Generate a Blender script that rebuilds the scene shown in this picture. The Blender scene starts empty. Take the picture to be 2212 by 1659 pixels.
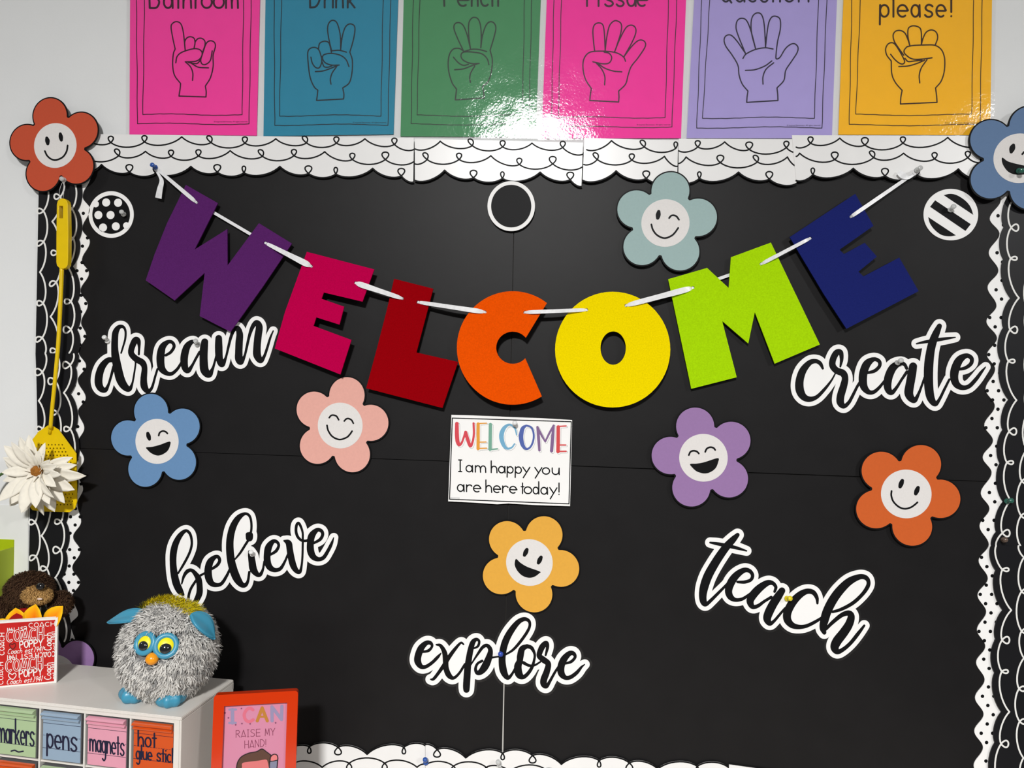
import bpy, bmesh, math, random
import numpy as np
from mathutils import Vector, Matrix
from mathutils.geometry import tessellate_polygon

# ------------------------------------------------------------------ camera, world, lights, exposure
scn = bpy.context.scene
COL = scn.collection
IMG_W, IMG_H, FPX = 2212.0, 1659.0, 1623.9
CAM = np.array([0.0, -1.175, 1.385])          # wall surface is the plane y = 0
YAW, PITCH, ROLL = -0.0790466, -0.00441, 0.023216
_f = np.array([math.sin(YAW)*math.cos(PITCH), math.cos(YAW)*math.cos(PITCH), math.sin(PITCH)])
_r = np.array([math.cos(YAW), -math.sin(YAW), 0.0])
_u = np.cross(_r, _f)
CR = math.cos(ROLL)*_r + math.sin(ROLL)*_u
CU = -math.sin(ROLL)*_r + math.cos(ROLL)*_u
CF = _f
cam_data = bpy.data.cameras.new('camera')
cam_data.sensor_width = 36.0
cam_data.lens = FPX/IMG_W*36.0
cam_data.clip_start = 0.02
cam = bpy.data.objects.new('camera', cam_data)
COL.objects.link(cam)
cam.matrix_world = Matrix(((CR[0], CU[0], -CF[0], CAM[0]), (CR[1], CU[1], -CF[1], CAM[1]),
                           (CR[2], CU[2], -CF[2], CAM[2]), (0, 0, 0, 1)))
scn.camera = cam

world = bpy.data.worlds.new('world')
scn.world = world
world.use_nodes = True
world.node_tree.nodes['Background'].inputs[0].default_value = (0.93, 0.96, 1.0, 1)
world.node_tree.nodes['Background'].inputs[1].default_value = 0.07

vs = scn.view_settings
vs.view_transform = 'Standard'
vs.look = 'None'
vs.exposure = 0.0
vs.gamma = 1.0
vs.use_curve_mapping = False

CEIL = 2.66
# (x, y, sx, sy, watts): the ceiling panels of the room; fixtures are built further down
LAMPS = [(-0.24, -2.85, 0.30, 0.28, 186.0), (-2.8, -1.3, 0.34, 0.30, 9.0), (2.3, -2.9, 0.34, 0.30, 74.0)]
for lx, ly, sx, sy, w in LAMPS:
    ld = bpy.data.lights.new('ceiling_lamp', 'AREA')
    ld.shape = 'RECTANGLE'; ld.size = sx; ld.size_y = sy; ld.energy = w; ld.color = (1.0, 0.996, 0.985)
    lo = bpy.data.objects.new('ceiling_lamp', ld)
    lo.location = (lx, ly, CEIL-0.03)
    COL.objects.link(lo)

# ------------------------------------------------------------------ projection helpers (photo pixels -> surfaces of the room)
def ray(u, v):
    return (u-1106.0)/FPX*CR - (v-829.5)/FPX*CU + CF
def P(u, v, d=0.0):
    r = ray(u, v); return CAM + r*((-d-CAM[1])/r[1])
def at_z(u, v, z):
    r = ray(u, v); return CAM + r*((z-CAM[2])/r[2])
def wallmap(d):
    return lambda u, v: P(u, v, d)
def planemap(o, n):
    o = np.asarray(o, float); n = np.asarray(n, float)
    def g(u, v):
        r = ray(u, v); return CAM + r*(((o-CAM)@n)/(r@n))
    return g
def crop(x0, y0, s):
    def g(pts):
        out = []
        for p in pts:
            q = (x0+p[0]*s, y0+p[1]*s)
            out.append(q+(p[2]*s,) if len(p) > 2 else q)
        return out
    return g
NW = np.array([0.0, -1.0, 0.0])               # outward normal of the wall

# ------------------------------------------------------------------ materials
def lin(c):
    c = c/255.0
    return c/12.92 if c <= 0.04045 else ((c+0.055)/1.055)**2.4
def rgb(r, g, b, k=1.0):
    return (min(lin(r)*k, .95), min(lin(g)*k, .95), min(lin(b)*k, .95))
MATS = {}
def mat(name, col, rough=0.6, spec=0.4, var=0.0, vscale=60, bump=0.0, bscale=300, coat=0.0, crough=0.1, metal=0.0, trans=0.0, sheen=0.0, sss=0.0):
    if name in MATS: return MATS[name]
    m = bpy.data.materials.new(name); m.use_nodes = True
    nt = m.node_tree; b = nt.nodes['Principled BSDF']
    b.inputs['Base Color'].default_value = (*col, 1)
    b.inputs['Roughness'].default_value = rough
    b.inputs['Specular IOR Level'].default_value = spec
    b.inputs['Coat Weight'].default_value = coat
    b.inputs['Coat Roughness'].default_value = crough
    b.inputs['Metallic'].default_value = metal
    b.inputs['Transmission Weight'].default_value = trans
    b.inputs['Sheen Weight'].default_value = sheen
    if sss: b.inputs['Subsurface Weight'].default_value = sss; b.inputs['Subsurface Radius'].default_value = (.01, .01, .01)
    if var or bump:
        tc = nt.nodes.new('ShaderNodeNewGeometry')
    if var:
        n = nt.nodes.new('ShaderNodeTexNoise'); n.inputs['Scale'].default_value = vscale; n.inputs['Detail'].default_value = 5
        nt.links.new(tc.outputs['Position'], n.inputs['Vector'])
        mr = nt.nodes.new('ShaderNodeMapRange'); mr.inputs['From Min'].default_value = .25; mr.inputs['From Max'].default_value = .75
        mr.inputs['To Min'].default_value = 1-var; mr.inputs['To Max'].default_value = 1+var
        nt.links.new(n.outputs['Fac'], mr.inputs['Value'])
        mx = nt.nodes.new('ShaderNodeVectorMath'); mx.operation = 'SCALE'; mx.inputs[0].default_value = col
        nt.links.new(mr.outputs['Result'], mx.inputs['Scale'])
        nt.links.new(mx.outputs['Vector'], b.inputs['Base Color'])
    if bump:
        n2 = nt.nodes.new('ShaderNodeTexNoise'); n2.inputs['Scale'].default_value = bscale; n2.inputs['Detail'].default_value = 3
        nt.links.new(tc.outputs['Position'], n2.inputs['Vector'])
        bp = nt.nodes.new('ShaderNodeBump'); bp.inputs['Strength'].default_value = bump; bp.inputs['Distance'].default_value = 0.001
        nt.links.new(n2.outputs['Fac'], bp.inputs['Height'])
        nt.links.new(bp.outputs['Normal'], b.inputs['Normal'])
        if coat: nt.links.new(bp.outputs['Normal'], b.inputs['Coat Normal'])
    MATS[name] = m
    return m
def film_mat(name, rough=0.12, weight=1.0, bump=0.25, bscale=260):
    if name in MATS: return MATS[name]
    m = bpy.data.materials.new(name); m.use_nodes = True
    nt = m.node_tree; nt.nodes.remove(nt.nodes['Principled BSDF'])
    out = nt.nodes['Material Output']
    tr = nt.nodes.new('ShaderNodeBsdfTransparent'); gl = nt.nodes.new('ShaderNodeBsdfGlossy'); gl.inputs['Roughness'].default_value = rough
    fr = nt.nodes.new('ShaderNodeFresnel'); fr.inputs['IOR'].default_value = 1.48
    mu = nt.nodes.new('ShaderNodeMath'); mu.operation = 'MULTIPLY'; mu.inputs[1].default_value = weight
    mix = nt.nodes.new('ShaderNodeMixShader')
    geo = nt.nodes.new('ShaderNodeNewGeometry')
    n1 = nt.nodes.new('ShaderNodeTexNoise'); n1.inputs['Scale'].default_value = bscale; n1.inputs['Detail'].default_value = 4
    n2 = nt.nodes.new('ShaderNodeTexNoise'); n2.inputs['Scale'].default_value = 14; n2.inputs['Detail'].default_value = 2
    ad = nt.nodes.new('ShaderNodeMath'); ad.operation = 'MULTIPLY_ADD'; ad.inputs[1].default_value = 9.0
    bp = nt.nodes.new('ShaderNodeBump'); bp.inputs['Strength'].default_value = bump; bp.inputs['Distance'].default_value = .001
    L = nt.links.new
    L(geo.outputs['Position'], n1.inputs['Vector']); L(geo.outputs['Position'], n2.inputs['Vector'])
    L(n2.outputs['Fac'], ad.inputs[0]); L(n1.outputs['Fac'], ad.inputs[2]); L(ad.outputs[0], bp.inputs['Height'])
    L(bp.outputs['Normal'], gl.inputs['Normal'])
    L(fr.outputs[0], mu.inputs[0]); L(mu.outputs[0], mix.inputs[0]); L(tr.outputs[0], mix.inputs[1]); L(gl.outputs[0], mix.inputs[2])
    L(mix.outputs[0], out.inputs['Surface'])
    MATS[name] = m
    return m
def attr_mat(name, rough=.8):
    m = bpy.data.materials.new(name); m.use_nodes = True
    nt = m.node_tree; b = nt.nodes['Principled BSDF']; b.inputs['Roughness'].default_value = rough
    b.inputs['Specular IOR Level'].default_value = .15
    a = nt.nodes.new('ShaderNodeAttribute'); a.attribute_name = 'tuft'
    nt.links.new(a.outputs['Color'], b.inputs['Base Color'])
    return m

M_WALL = mat('wall_paint', (.765, .772, .77), .75, .2, var=.02, vscale=8, bump=.12, bscale=220)
M_BLACKBOARD = mat('black_poster_board', (.0085, .0079, .0083), .46, .20, var=.12, vscale=20, bump=.05, bscale=90)
M_WHITE = mat('white_card_stock', (.90, .89, .875), .5, .3, var=.01, vscale=30)
M_WHITEG = mat('glossy_white_border_paper', (.82, .81, .80), .30, .5, var=.02, vscale=30, bump=.06, bscale=30)
M_INK = mat('black_print', (.005, .005, .0056), .5, .12)
M_INKW = mat('white_print', (.80, .79, .76), .5, .3)
M_BSTRIP = mat('black_border_paper', (.0065, .0065, .008), .42, .28, bump=.04, bscale=40)
M_FACE = mat('cream_print', (.74, .71, .69), .55, .2, var=.03, vscale=400)
M_FILM = film_mat('laminate_film', rough=.07, weight=.55, bump=.16)
M_SATIN = mat('white_satin', (.80, .80, .81), .28, .6, var=.10, vscale=180, bump=.3, bscale=160)

# ------------------------------------------------------------------ object helpers
def obj_from(name, verts, faces, material, root=None, smooth=False, recalc=True):
    verts = np.asarray(verts, float)
    off = np.array(root['_w']) if root is not None and '_w' in root else np.zeros(3)
    me = bpy.data.meshes.new(name)
    me.from_pydata((verts-off).tolist(), [], faces)
    if recalc:
        bm = bmesh.new(); bm.from_mesh(me); bmesh.ops.recalc_face_normals(bm, faces=bm.faces); bm.to_mesh(me); bm.free()
    if smooth:
        me.polygons.foreach_set('use_smooth', [True]*len(me.polygons))
    me.materials.append(material)
    o = bpy.data.objects.new(name, me); COL.objects.link(o)
    if root is not None:
        o.parent = root
        o['_w'] = [float(x) for x in off]
    return o
def thing(name, label, cat, loc, group=None, kind=None):
    o = bpy.data.objects.new(name, None); COL.objects.link(o)
    o.empty_display_size = 0.02
    o.location = [float(x) for x in loc]; o['_w'] = [float(x) for x in loc]
    o['label'] = label; o['category'] = cat
    if group: o['group'] = group
    if kind: o['kind'] = kind
    return o
def tag(o, label, cat, group=None, kind=None):
    o['label'] = label; o['category'] = cat
    if group: o['group'] = group
    if kind: o['kind'] = kind
    return o
def structure(o):
    o['kind'] = 'structure'; return o

# ------------------------------------------------------------------ 2D drawing kit
def cat(pts, n=7, closed=False):
    """Catmull-Rom through points (2 or 3 components)."""
    A = np.array(pts, float)
    if len(A) < 3 and not closed: 
        return [tuple(p) for p in A]
    if closed: Q = np.vstack([A[-1], A, A[0], A[1]])
    else: Q = np.vstack([2*A[0]-A[1], A, 2*A[-1]-A[-2]])
    out = []
    for i in range(1, len(Q)-2):
        p0, p1, p2, p3 = Q[i-1], Q[i], Q[i+1], Q[i+2]
        for k in range(n):
            t = k/n
            out.append(.5*((2*p1)+(-p0+p2)*t+(2*p0-5*p1+4*p2-p3)*t*t+(-p0+3*p1-3*p2+p3)*t**3))
    if not closed: out.append(Q[-2])
    return [tuple(p) for p in out]
def bez(a, b, c, d, n=12):
    a, b, c, d = map(np.array, (a, b, c, d))
    return [tuple((1-t)**3*a+3*(1-t)**2*t*b+3*(1-t)*t*t*c+t**3*d) for t in np.linspace(0, 1, n+1)]

class Raster:
    """A small distance field; strokes, discs and polygons are united in it and traced back to outlines."""
    def __init__(s, strokes, step, pad=3.0):
        A = np.array([(p[0], p[1], p[2]) for st in strokes for p in st])
        m = A[:, 2].max()+pad+step*2
        s.step = step; s.x0, s.y0 = A[:, 0].min()-m, A[:, 1].min()-m
        s.nx = int((A[:, 0].max()+m-s.x0)/step)+2; s.ny = int((A[:, 1].max()+m-s.y0)/step)+2
        s.F = np.full((s.ny, s.nx), 1e3); s.grow = pad
        s.X = s.x0+np.arange(s.nx)*step; s.Y = s.y0+np.arange(s.ny)*step
        for st in strokes: s.stroke(st)
    def stroke(s, st):
        for i in range(max(1, len(st)-1)):
            a = st[i]; b = st[i+1] if len(st) > 1 else st[i]
            r = max(a[2], b[2])+s.grow+s.step*2
            i0 = max(0, int((min(a[0], b[0])-r-s.x0)/s.step)); i1 = min(s.nx, int((max(a[0], b[0])+r-s.x0)/s.step)+2)
            j0 = max(0, int((min(a[1], b[1])-r-s.y0)/s.step)); j1 = min(s.ny, int((max(a[1], b[1])+r-s.y0)/s.step)+2)
            X = s.X[None, i0:i1]; Y = s.Y[j0:j1, None]
            dx, dy = b[0]-a[0], b[1]-a[1]; L = dx*dx+dy*dy
            t = np.clip(((X-a[0])*dx+(Y-a[1])*dy)/L, 0, 1) if L > 1e-12 else 0*X+0*Y
            d = np.hypot(X-a[0]-t*dx, Y-a[1]-t*dy)-(a[2]+t*(b[2]-a[2]))
            np.minimum(s.F[j0:j1, i0:i1], d, out=s.F[j0:j1, i0:i1])
    def loops(s, level=0.0, outer=False, tol=0.09):
        F = s.F-level; F = np.where(np.abs(F) < 1e-9, 1e-9, F)
        I = F < 0
        c = I[:-1, :-1]*1+I[:-1, 1:]*2+I[1:, 1:]*4+I[1:, :-1]*8
        jj, ii = np.nonzero((c > 0) & (c < 15))
        T = {1: ['LT'], 2: ['TR'], 3: ['LR'], 4: ['RB'], 5: ['LT', 'RB'], 6: ['TB'], 7: ['LB'], 8: ['BL'], 9: ['BT'], 10: ['TR', 'BL'],
             11: ['BR'], 12: ['RL'], 13: ['RT'], 14: ['TL']}
        nxt = {}
        def key(e, i, j):
            return (0, i, j) if e == 'T' else (0, i, j+1) if e == 'B' else (1, i, j) if e == 'L' else (1, i+1, j)
        for j, i, k in zip(jj.tolist(), ii.tolist(), c[jj, ii].tolist()):
            for sgm in T[k]: nxt[key(sgm[0], i, j)] = key(sgm[1], i, j)
        def pos(k):
            h, i, j = k
            a = F[j, i]; b = F[j, i+1] if h == 0 else F[j+1, i]
            t = a/(a-b)
            return (s.x0+(i+(t if h == 0 else 0))*s.step, s.y0+(j+(t if h == 1 else 0))*s.step)
        out = []
        while nxt:
            k0, k = nxt.popitem(); loop = [k0]
            while k != k0 and k in nxt:
                loop.append(k); k = nxt.pop(k)
            if len(loop) > 5: out.append(simplify([pos(q) for q in loop], tol))
        out = [l for l in out if len(l) > 2]
        if outer:
            out.sort(key=lambda l: -abs(area(l)))
            keep = []
            for l in out:
                if not any(inside(l[0], k) for k in keep): keep.append(l)
            return keep
        return out
def area(l):
    A = np.asarray(l); x, y = A[:, 0], A[:, 1]
    return .5*float(np.sum(x*np.roll(y, -1)-y*np.roll(x, -1)))
def inside(p, l):
    A = np.asarray(l); x, y = A[:, 0], A[:, 1]; x2, y2 = np.roll(x, -1), np.roll(y, -1)
    c = (y > p[1]) != (y2 > p[1])
    with np.errstate(divide='ignore', invalid='ignore'):
        xi = x+(p[1]-y)*(x2-x)/(y2-y)
    return bool(np.sum(c & (p[0] < xi)) % 2)
def simplify(l, tol):
    A = np.asarray(l); n = len(A)
    k = int(np.argmax(((A-A[0])**2).sum(1)))
    def dp(i0, i1, keep):
        st = [(i0, i1)]
        while st:
            a, b = st.pop()
            if b-a < 2: continue
            p, q = A[a], A[b % n]; d = q-p; L = math.hypot(*d)
            S = A[a+1:b]
            e = np.abs(d[0]*(S[:, 1]-p[1])-d[1]*(S[:, 0]-p[0]))/L if L > 1e-9 else np.hypot(*(S-p).T)
            m = int(np.argmax(e))
            if e[m] > tol:
                keep.add(a+1+m); st.append((a, a+1+m)); st.append((a+1+m, b))
    keep = {0, k}
    dp(0, k, keep); dp(k, n, keep)
    return [tuple(A[i]) for i in sorted(keep)]
def plate(name, loops, mp, n, t, material, root, smooth=False):
    """Solid sheet: closed outlines (holes nested) mapped to a surface, front there, thickness t behind it."""
    loops = [l for l in loops if len(l) >= 3 and abs(area(l)) > 1e-6]
    order = sorted(range(len(loops)), key=lambda i: -abs(area(loops[i])))
    depth = {}; groups = {}
    for a, i in enumerate(order):
        par = [j for j in order[:a] if inside(loops[i][0], loops[j])]
        depth[i] = len(par)
        if depth[i] % 2 == 0: groups[i] = [i]
        else:
            own = [j for j in par if depth[j] == depth[i]-1]
            if own: groups[own[-1]].append(i)
    V, Fc = [], []
    nn = np.asarray(n, float)
    for g in groups.values():
        ls = [loops[i] for i in g]
        flat = [p for l in ls for p in l]
        tris = tessellate_polygon([[Vector((p[0], p[1], 0)) for p in l] for l in ls])
        b0 = len(V); N = len(flat)
        W = [mp(p[0], p[1]) for p in flat]
        V += W; V += [w-nn*t for w in W]
        for tr in tris:
            Fc.append((b0+tr[0], b0+tr[1], b0+tr[2])); Fc.append((b0+N+tr[2], b0+N+tr[1], b0+N+tr[0]))
        k = 0
        for l in ls:
            m = len(l)
            for q in range(m):
                a, b = b0+k+q, b0+k+(q+1) % m
                Fc.append((a, b, b+N, a+N))
            k += m
    return obj_from(name, V, Fc, material, root, smooth)
def ink(name, strokes, mp, n, material, root, step=.6, t=.0003, level=0.0):
    R = Raster(strokes, step, pad=max(2.0, level+1))
    return plate(name, R.loops(level), mp, n, t, material, root)
def wr(pts, r):                                # constant radius stroke, smoothed
    return [(p[0], p[1], r) for p in cat([q[:2] for q in pts])]
def rr(pts, r):                                # constant radius, straight
    return [(p[0], p[1], r) for p in pts]
def ell(cx, cy, rx, ry, n=40, a0=0.0):
    return [(cx+rx*math.cos(a0+2*math.pi*k/n), cy+ry*math.sin(a0+2*math.pi*k/n)) for k in range(n)]

# --- single-stroke lettering (baseline y=0, x-height .55, ascender 1), x runs 0..1 per letter
def arc(cx, cy, rx, ry, a0, a1, n=14):
    return [(cx+rx*math.cos(math.radians(a)), cy+ry*math.sin(math.radians(a))) for a in np.linspace(a0, a1, n)]
XH = .55
RING = arc(.46, .275, .42, .275, 0, 360, 22)
G = {
 'a': [RING, [(.92, .55), (.95, 0)]], 'b': [[(.06, 1), (.06, 0)], arc(.5, .275, .44, .275, 0, 360, 22)],
 'c': [arc(.52, .275, .48, .275, 50, 310)], 'd': [RING, [(.93, 1), (.93, 0)]],
 'e': [[(.04, .28), (.96, .28)]+arc(.5, .275, .46, .275, 2, 305, 20)[1:]],
 'g': [RING, [(.92, .55), (.92, -.1), (.8, -.3), (.5, -.38), (.15, -.3)]],
 'h': [[(.06, 1), (.06, 0)], [(.06, .2)]+arc(.5, .28, .42, .27, 165, 0, 9)+[(.94, 0)]],
 'i': [[(.5, .55), (.5, 0)], [(.5, .78), (.5, .80)]], 'k': [[(.06, 1), (.06, 0)], [(.85, .55), (.08, .2)], [(.3, .3), (.94, 0)]],
 'l': [[(.5, 1), (.5, 0)]],
 'm': [[(.04, .55), (.04, 0)], [(.04, .25)]+arc(.26, .3, .22, .25, 165, 0, 8)+[(.5, 0)], [(.49, .25)]+arc(.73, .3, .22, .25, 165, 0, 8)+[(.96, 0)]],
 'n': [[(.06, .55), (.06, 0)], [(.06, .22)]+arc(.5, .28, .42, .27, 165, 0, 9)+[(.94, 0)]],
 'o': [arc(.5, .275, .48, .275, 0, 360, 22)], 'p': [[(.06, .55), (.03, -.36)], arc(.5, .275, .44, .275, 0, 360, 22)],
 'r': [[(.1, .55), (.1, 0)], [(.1, .3)]+arc(.6, .3, .48, .25, 160, 40, 8)],
 's': [[(.92, .48), (.7, .55), (.35, .55), (.12, .42), (.3, .3), (.75, .22), (.9, .1), (.65, 0), (.3, 0), (.06, .08)]],
 't': [[(.5, .85), (.5, 0)], [(.05, .55), (.95, .55)]], 'u': [[(.06, .55)]+arc(.48, .26, .42, .26, 180, 350, 10)+[(.94, .55)], [(.94, .55), (.96, 0)]],
 'y': [[(.04, .55), (.52, .12)], [(.98, .55), (.1, -.36)]], '!': [[(.5, .95), (.5, .22)], [(.5, .02), (.5, .03)]], '.': [[(.5, .02), (.5, .03)]],
 'A': [[(.02, 0), (.5, 1), (.98, 0)], [(.1, .12), (.9, .12)]], 'B': [[(.06, 0), (.06, 1), (.6, 1), (.85, .78), (.6, .54), (.06, .52)], [(.6, .52), (.95, .3), (.7, .02), (.06, 0)]],
 'C': [arc(.55, .5, .5, .5, 55, 305, 16)], 'D': [[(.08, 0), (.08, 1), (.5, .96), (.9, .7), (.92, .35), (.6, .05), (.08, 0)]],
 'E': [[(.95, 1), (.08, 1), (.08, 0), (.95, 0)], [(.08, .5), (.85, .5)]], 'H': [[(.08, 1), (.08, 0)], [(.92, 1), (.92, 0)], [(.08, .5), (.92, .5)]],
 'I': [[(.5, 1), (.5, 0)], [(.15, 1), (.85, 1)], [(.15, 0), (.85, 0)]], 'M': [[(.04, 0), (.12, 1), (.5, .2), (.88, 1), (.96, 0)]],
 'N': [[(.08, 0), (.08, 1), (.92, 0), (.92, 1)]], 'O': [arc(.5, .5, .47, .5, 0, 360, 24)], 'P': [[(.08, 0), (.08, 1), (.65, .98), (.92, .76), (.65, .52), (.08, .48)]],
 'Q': [arc(.5, .5, .47, .5, 0, 360, 24), [(.6, .25), (1, -.05)]], 'R': [[(.08, 0), (.08, 1), (.65, .98), (.9, .76), (.6, .52), (.08, .48)], [(.4, .48), (.95, 0)]],
 'S': [[(.92, .9), (.6, 1), (.2, .95), (.08, .75), (.4, .55), (.85, .4), (.92, .15), (.6, 0), (.08, .08)]], 'T': [[(.5, 1), (.5, 0)], [(.02, 1), (.98, 1)]],
 'W': [[(.02, 1), (.25, 0), (.5, .7), (.75, 0), (.98, 1)]], 'Y': [[(.04, 1), (.5, .5), (.96, 1)], [(.5, .5), (.5, 0)]],
 '1': [[(.3, .8), (.55, 1), (.55, 0)]], '4': [[(.7, 0), (.7, 1), (.05, .35), (.98, .35)]], '9': [arc(.5, .72, .4, .28, 0, 360, 16), [(.9, .72), (.7, 0)]],
 '~': [[(0, .2), (.3, .35), (.6, .2), (1, .35)]],
}
def letters(spec, base, size, r, slope=0.0, smooth=True, slant=0.0, flip=False):
    """spec: (char, x0, x1) in px; base: (x, y) of the baseline, slope of the line; size: ascender height px."""
    out = []
    for ch, x0, x1 in spec:
        for st in G[ch]:
            pts = []
            for px, py in st:
                if flip: px, py = 1-px, XH-py
                x = x0+px*(x1-x0)+slant*py*size
                pts.append((x, base[1]+slope*(x-base[0])-py*size))
            q = cat(pts, 4) if (smooth and len(pts) > 2) else pts
            out.append([(p[0], p[1], r) for p in q])
    return out
WID = {'i': .12, 'l': .12, '!': .12, '.': .12, 't': .35, 'r': .38, 'm': .85, 'I': .4, '1': .3}
def word(s, x0, x1, space=.16):
    """Spread a word between x0 and x1."""
    w = [0.4 if c == ' ' else WID.get(c, .7 if c.isupper() else .52) for c in s]
    tot = sum(w)+space*(len(s)-1); k = (x1-x0)/tot
    out = []; x = x0
    for c, a in zip(s, w):
        if c != ' ': out.append((c, x, x+a*k))
        x += (a+space)*k
    return out

# ------------------------------------------------------------------ the room shell
def boxmesh(name, lo, hi, material, root=None, bevel=0.0):
    x0, y0, z0 = lo; x1, y1, z1 = hi
    V = [(x0, y0, z0), (x1, y0, z0), (x1, y1, z0), (x0, y1, z0), (x0, y0, z1), (x1, y0, z1), (x1, y1, z1), (x0, y1, z1)]
    Fc = [(0, 3, 2, 1), (4, 5, 6, 7), (0, 1, 5, 4), (1, 2, 6, 5), (2, 3, 7, 6), (3, 0, 4, 7)]
    o = obj_from(name, V, Fc, material, root)
    if bevel:
        bm = bmesh.new(); bm.from_mesh(o.data)
        bmesh.ops.bevel(bm, geom=bm.edges[:]+bm.verts[:], offset=bevel, segments=2, affect='EDGES')
        bm.to_mesh(o.data); bm.free()
    return o
structure(boxmesh('wall_back', (-3.2, 0, 0), (3.2, .1, CEIL), M_WALL))
structure(boxmesh('floor', (-3.2, -4.5, -.05), (3.2, 0, 0), mat('grey_floor_tile', (.13, .125, .12), .6, .2, var=.08, vscale=6)))
structure(boxmesh('ceiling', (-3.2, -4.5, CEIL), (3.2, 0, CEIL+.05), mat('ceiling_tile', (.72, .72, .70), .9, .1, bump=.2, bscale=150)))
M_LFRAME = mat('lamp_white_metal', (.75, .75, .75), .5)
for k, (lx, ly, sx, sy, w) in enumerate(LAMPS):
    r = thing('ceiling_light', ['square ceiling light panel over the middle of the board', 'square ceiling light panel to the left of the board',
              'square ceiling light panel to the right of the board'][k], 'light', (lx, ly, CEIL), 'ceiling light panels')
    for a, b, c, d in ((-1, -1, 1, -.92), (-1, .92, 1, 1), (-1, -.92, -.92, .92), (.92, -.92, 1, .92)):
        boxmesh('frame_rail', (lx+a*(sx/2+.04), ly+b*(sy/2+.04), CEIL-.035), (lx+c*(sx/2+.04), ly+d*(sy/2+.04), CEIL), M_LFRAME, r)
DESK = CAM[2]-.644
desk = thing('desk', 'pale desk top below the black board', 'desk', (-.3, -.35, 0))
M_DESK = mat('desk_laminate', (.55, .5, .44), .5, .4, var=.05, vscale=10)
boxmesh('desk_top', (-1.3, -.62, DESK-.03), (.7, -.015, DESK), M_DESK, desk)
for x in (-1.22, .58):
    for y in (-.58, -.1):
        boxmesh('leg', (x, y, 0), (x+.05, y+.05, DESK-.03), M_LFRAME, desk)

# ------------------------------------------------------------------ the black board: four sheets on a pale backing, coloured dark for shade in the joints
D_BOARD = .005
def ctr(pts, d):
    A = np.array([P(p[0], p[1], d) for p in pts]); return A.mean(0)
board = thing('bulletin_board', 'wide black board made of four sheets behind the welcome letters', 'board', P(1106, 960, 0))
boxmesh('backing', P(150, 1760, 0)*[1, 0, 1]+[0, -.002, 0], P(2190, 330, 0)*[1, 0, 1]+[0, -.0001, 0], mat('joint_shade_backing', (.02, .018, .016), .8), board)  # dark tone stands in for the shade inside the joints
plate('pale_backing_strip', [[(1083, 1462), (1094, 1462), (1089, 1690), (1079, 1690)]], wallmap(.0032), NW, .001, mat('pale_backing', (.62, .6, .56), .7), board)
M_PANEL = M_BLACKBOARD
def sheet(name, pts, d, t, m, root): return plate(name, [pts], wallmap(d), NW, t, m, root)
SE = lambda x: 969.5+(x-200)*.0350 if x < 1106 else 1001.2+(x-1106)*.0385      # horizontal joint
sheet('panel', [(95, 325), (1112.6, 330), (1099.0, SE(1099)-.7), (88, SE(88)-.5)], D_BOARD, .003, M_PANEL, board)
sheet('panel', [(1114.2, 330), (2240, 320), (2215, SE(2215)-1.2), (1100.6, SE(1100)-.8)], D_BOARD, .003, M_PANEL, board)
sheet('panel', [(88, SE(88)+.5), (1099.0, SE(1099)+.7), (1087.2, 1480), (1082.2, 1720), (60, 1720)], D_BOARD, .003, M_PANEL, board)
sheet('panel', [(1100.6, SE(1100)+.8), (2215, SE(2215)+1.6), (2170, 1720), (1085.6, 1720), (1089.8, 1480)], D_BOARD, .003, M_PANEL, board)

# ------------------------------------------------------------------ curly border strips
def scallop(nodes, bulge, k=.2, c=None):
    """nodes: (x, y, type, [w, h]); returns path, loops; bulge = unit vector the arcs swell towards."""
    bx, by = bulge; path = []; loops = []
    N = [tuple(c([n[:2]])[0])+tuple(n[2:]) for n in nodes] if c else nodes
    for a, b in zip(N[:-1], N[1:]):
        A = np.array(a[:2]); B = np.array(b[:2]); L = np.hypot(*(B-A)); bv = np.array(bulge)
        kk = k*L
        path += bez(A, A+.25*(B-A)+bv*kk, B-.25*(B-A)+bv*kk, B, 11)[(1 if path else 0):]
    for n in N:
        if n[2] == 'o':
            w, h = (n[3], n[4]) if len(n) > 4 else (7.2, 14.0)
            tilt = n[5] if len(n) > 5 else 0.0
            tx, ty = -by, bx
            q = []
            for t in np.linspace(0, 2*math.pi, 25):
                al = w*math.sin(t)*math.sin(t/2); up = h/2*(1-math.cos(t)); al += tilt*up
                q.append((n[0]+tx*al-bx*up, n[1]+ty*al-by*up))
            loops.append(q)
    return path, loops
c1 = crop(0, 0, .27125); c2 = crop(540, 0, .27125); c3 = crop(1080, 0, .27125); c4 = crop(1612, 0, .27125)
def nodes(c, s):
    """'x y t; x y t' in crop units -> px nodes"""
    out = []
    for it in s.split(';'):
        f = it.split(); x, y = float(f[0]), float(f[1]); p = c([(x, y)])[0]
        n = (p[0], p[1], f[2])
        if f[2] == 'o':
            kind = f[3] if len(f) > 3 else 'n'
            n += {'n': (7.2, 13.5, .0), 'w': (9.6, 16, 0), 'v': (5.0, 14, 0), 't': (7.0, 14.5, .35)}[kind]
        out.append(n)
    return out
def border(name, label, rows, bulge, edge_path, back_edge, d, base, line, r, group, k=.2, mark=None):
    """rows: node lists; edge_path: outline of the scalloped side; back_edge: the straight side."""
    outline = list(edge_path)+list(back_edge)
    cx = ctr([edge_path[0], edge_path[-1], back_edge[0]], d)
    t = thing(name, label, 'border trim', cx, group)
    plate('strip', [outline], wallmap(d), NW, .0012, base, t)
    st = []
    for nd in rows:
        p, lo = scallop(nd, bulge, k)
        st.append([(q[0], q[1], r) for q in p]); st += [[(q[0], q[1], r) for q in l] for l in lo]
    # keep printed lines on the strip
    ink('curly_lines', st, wallmap(d+.0002), NW, line, t, step=.6, t=.0003)
    return t
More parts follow.
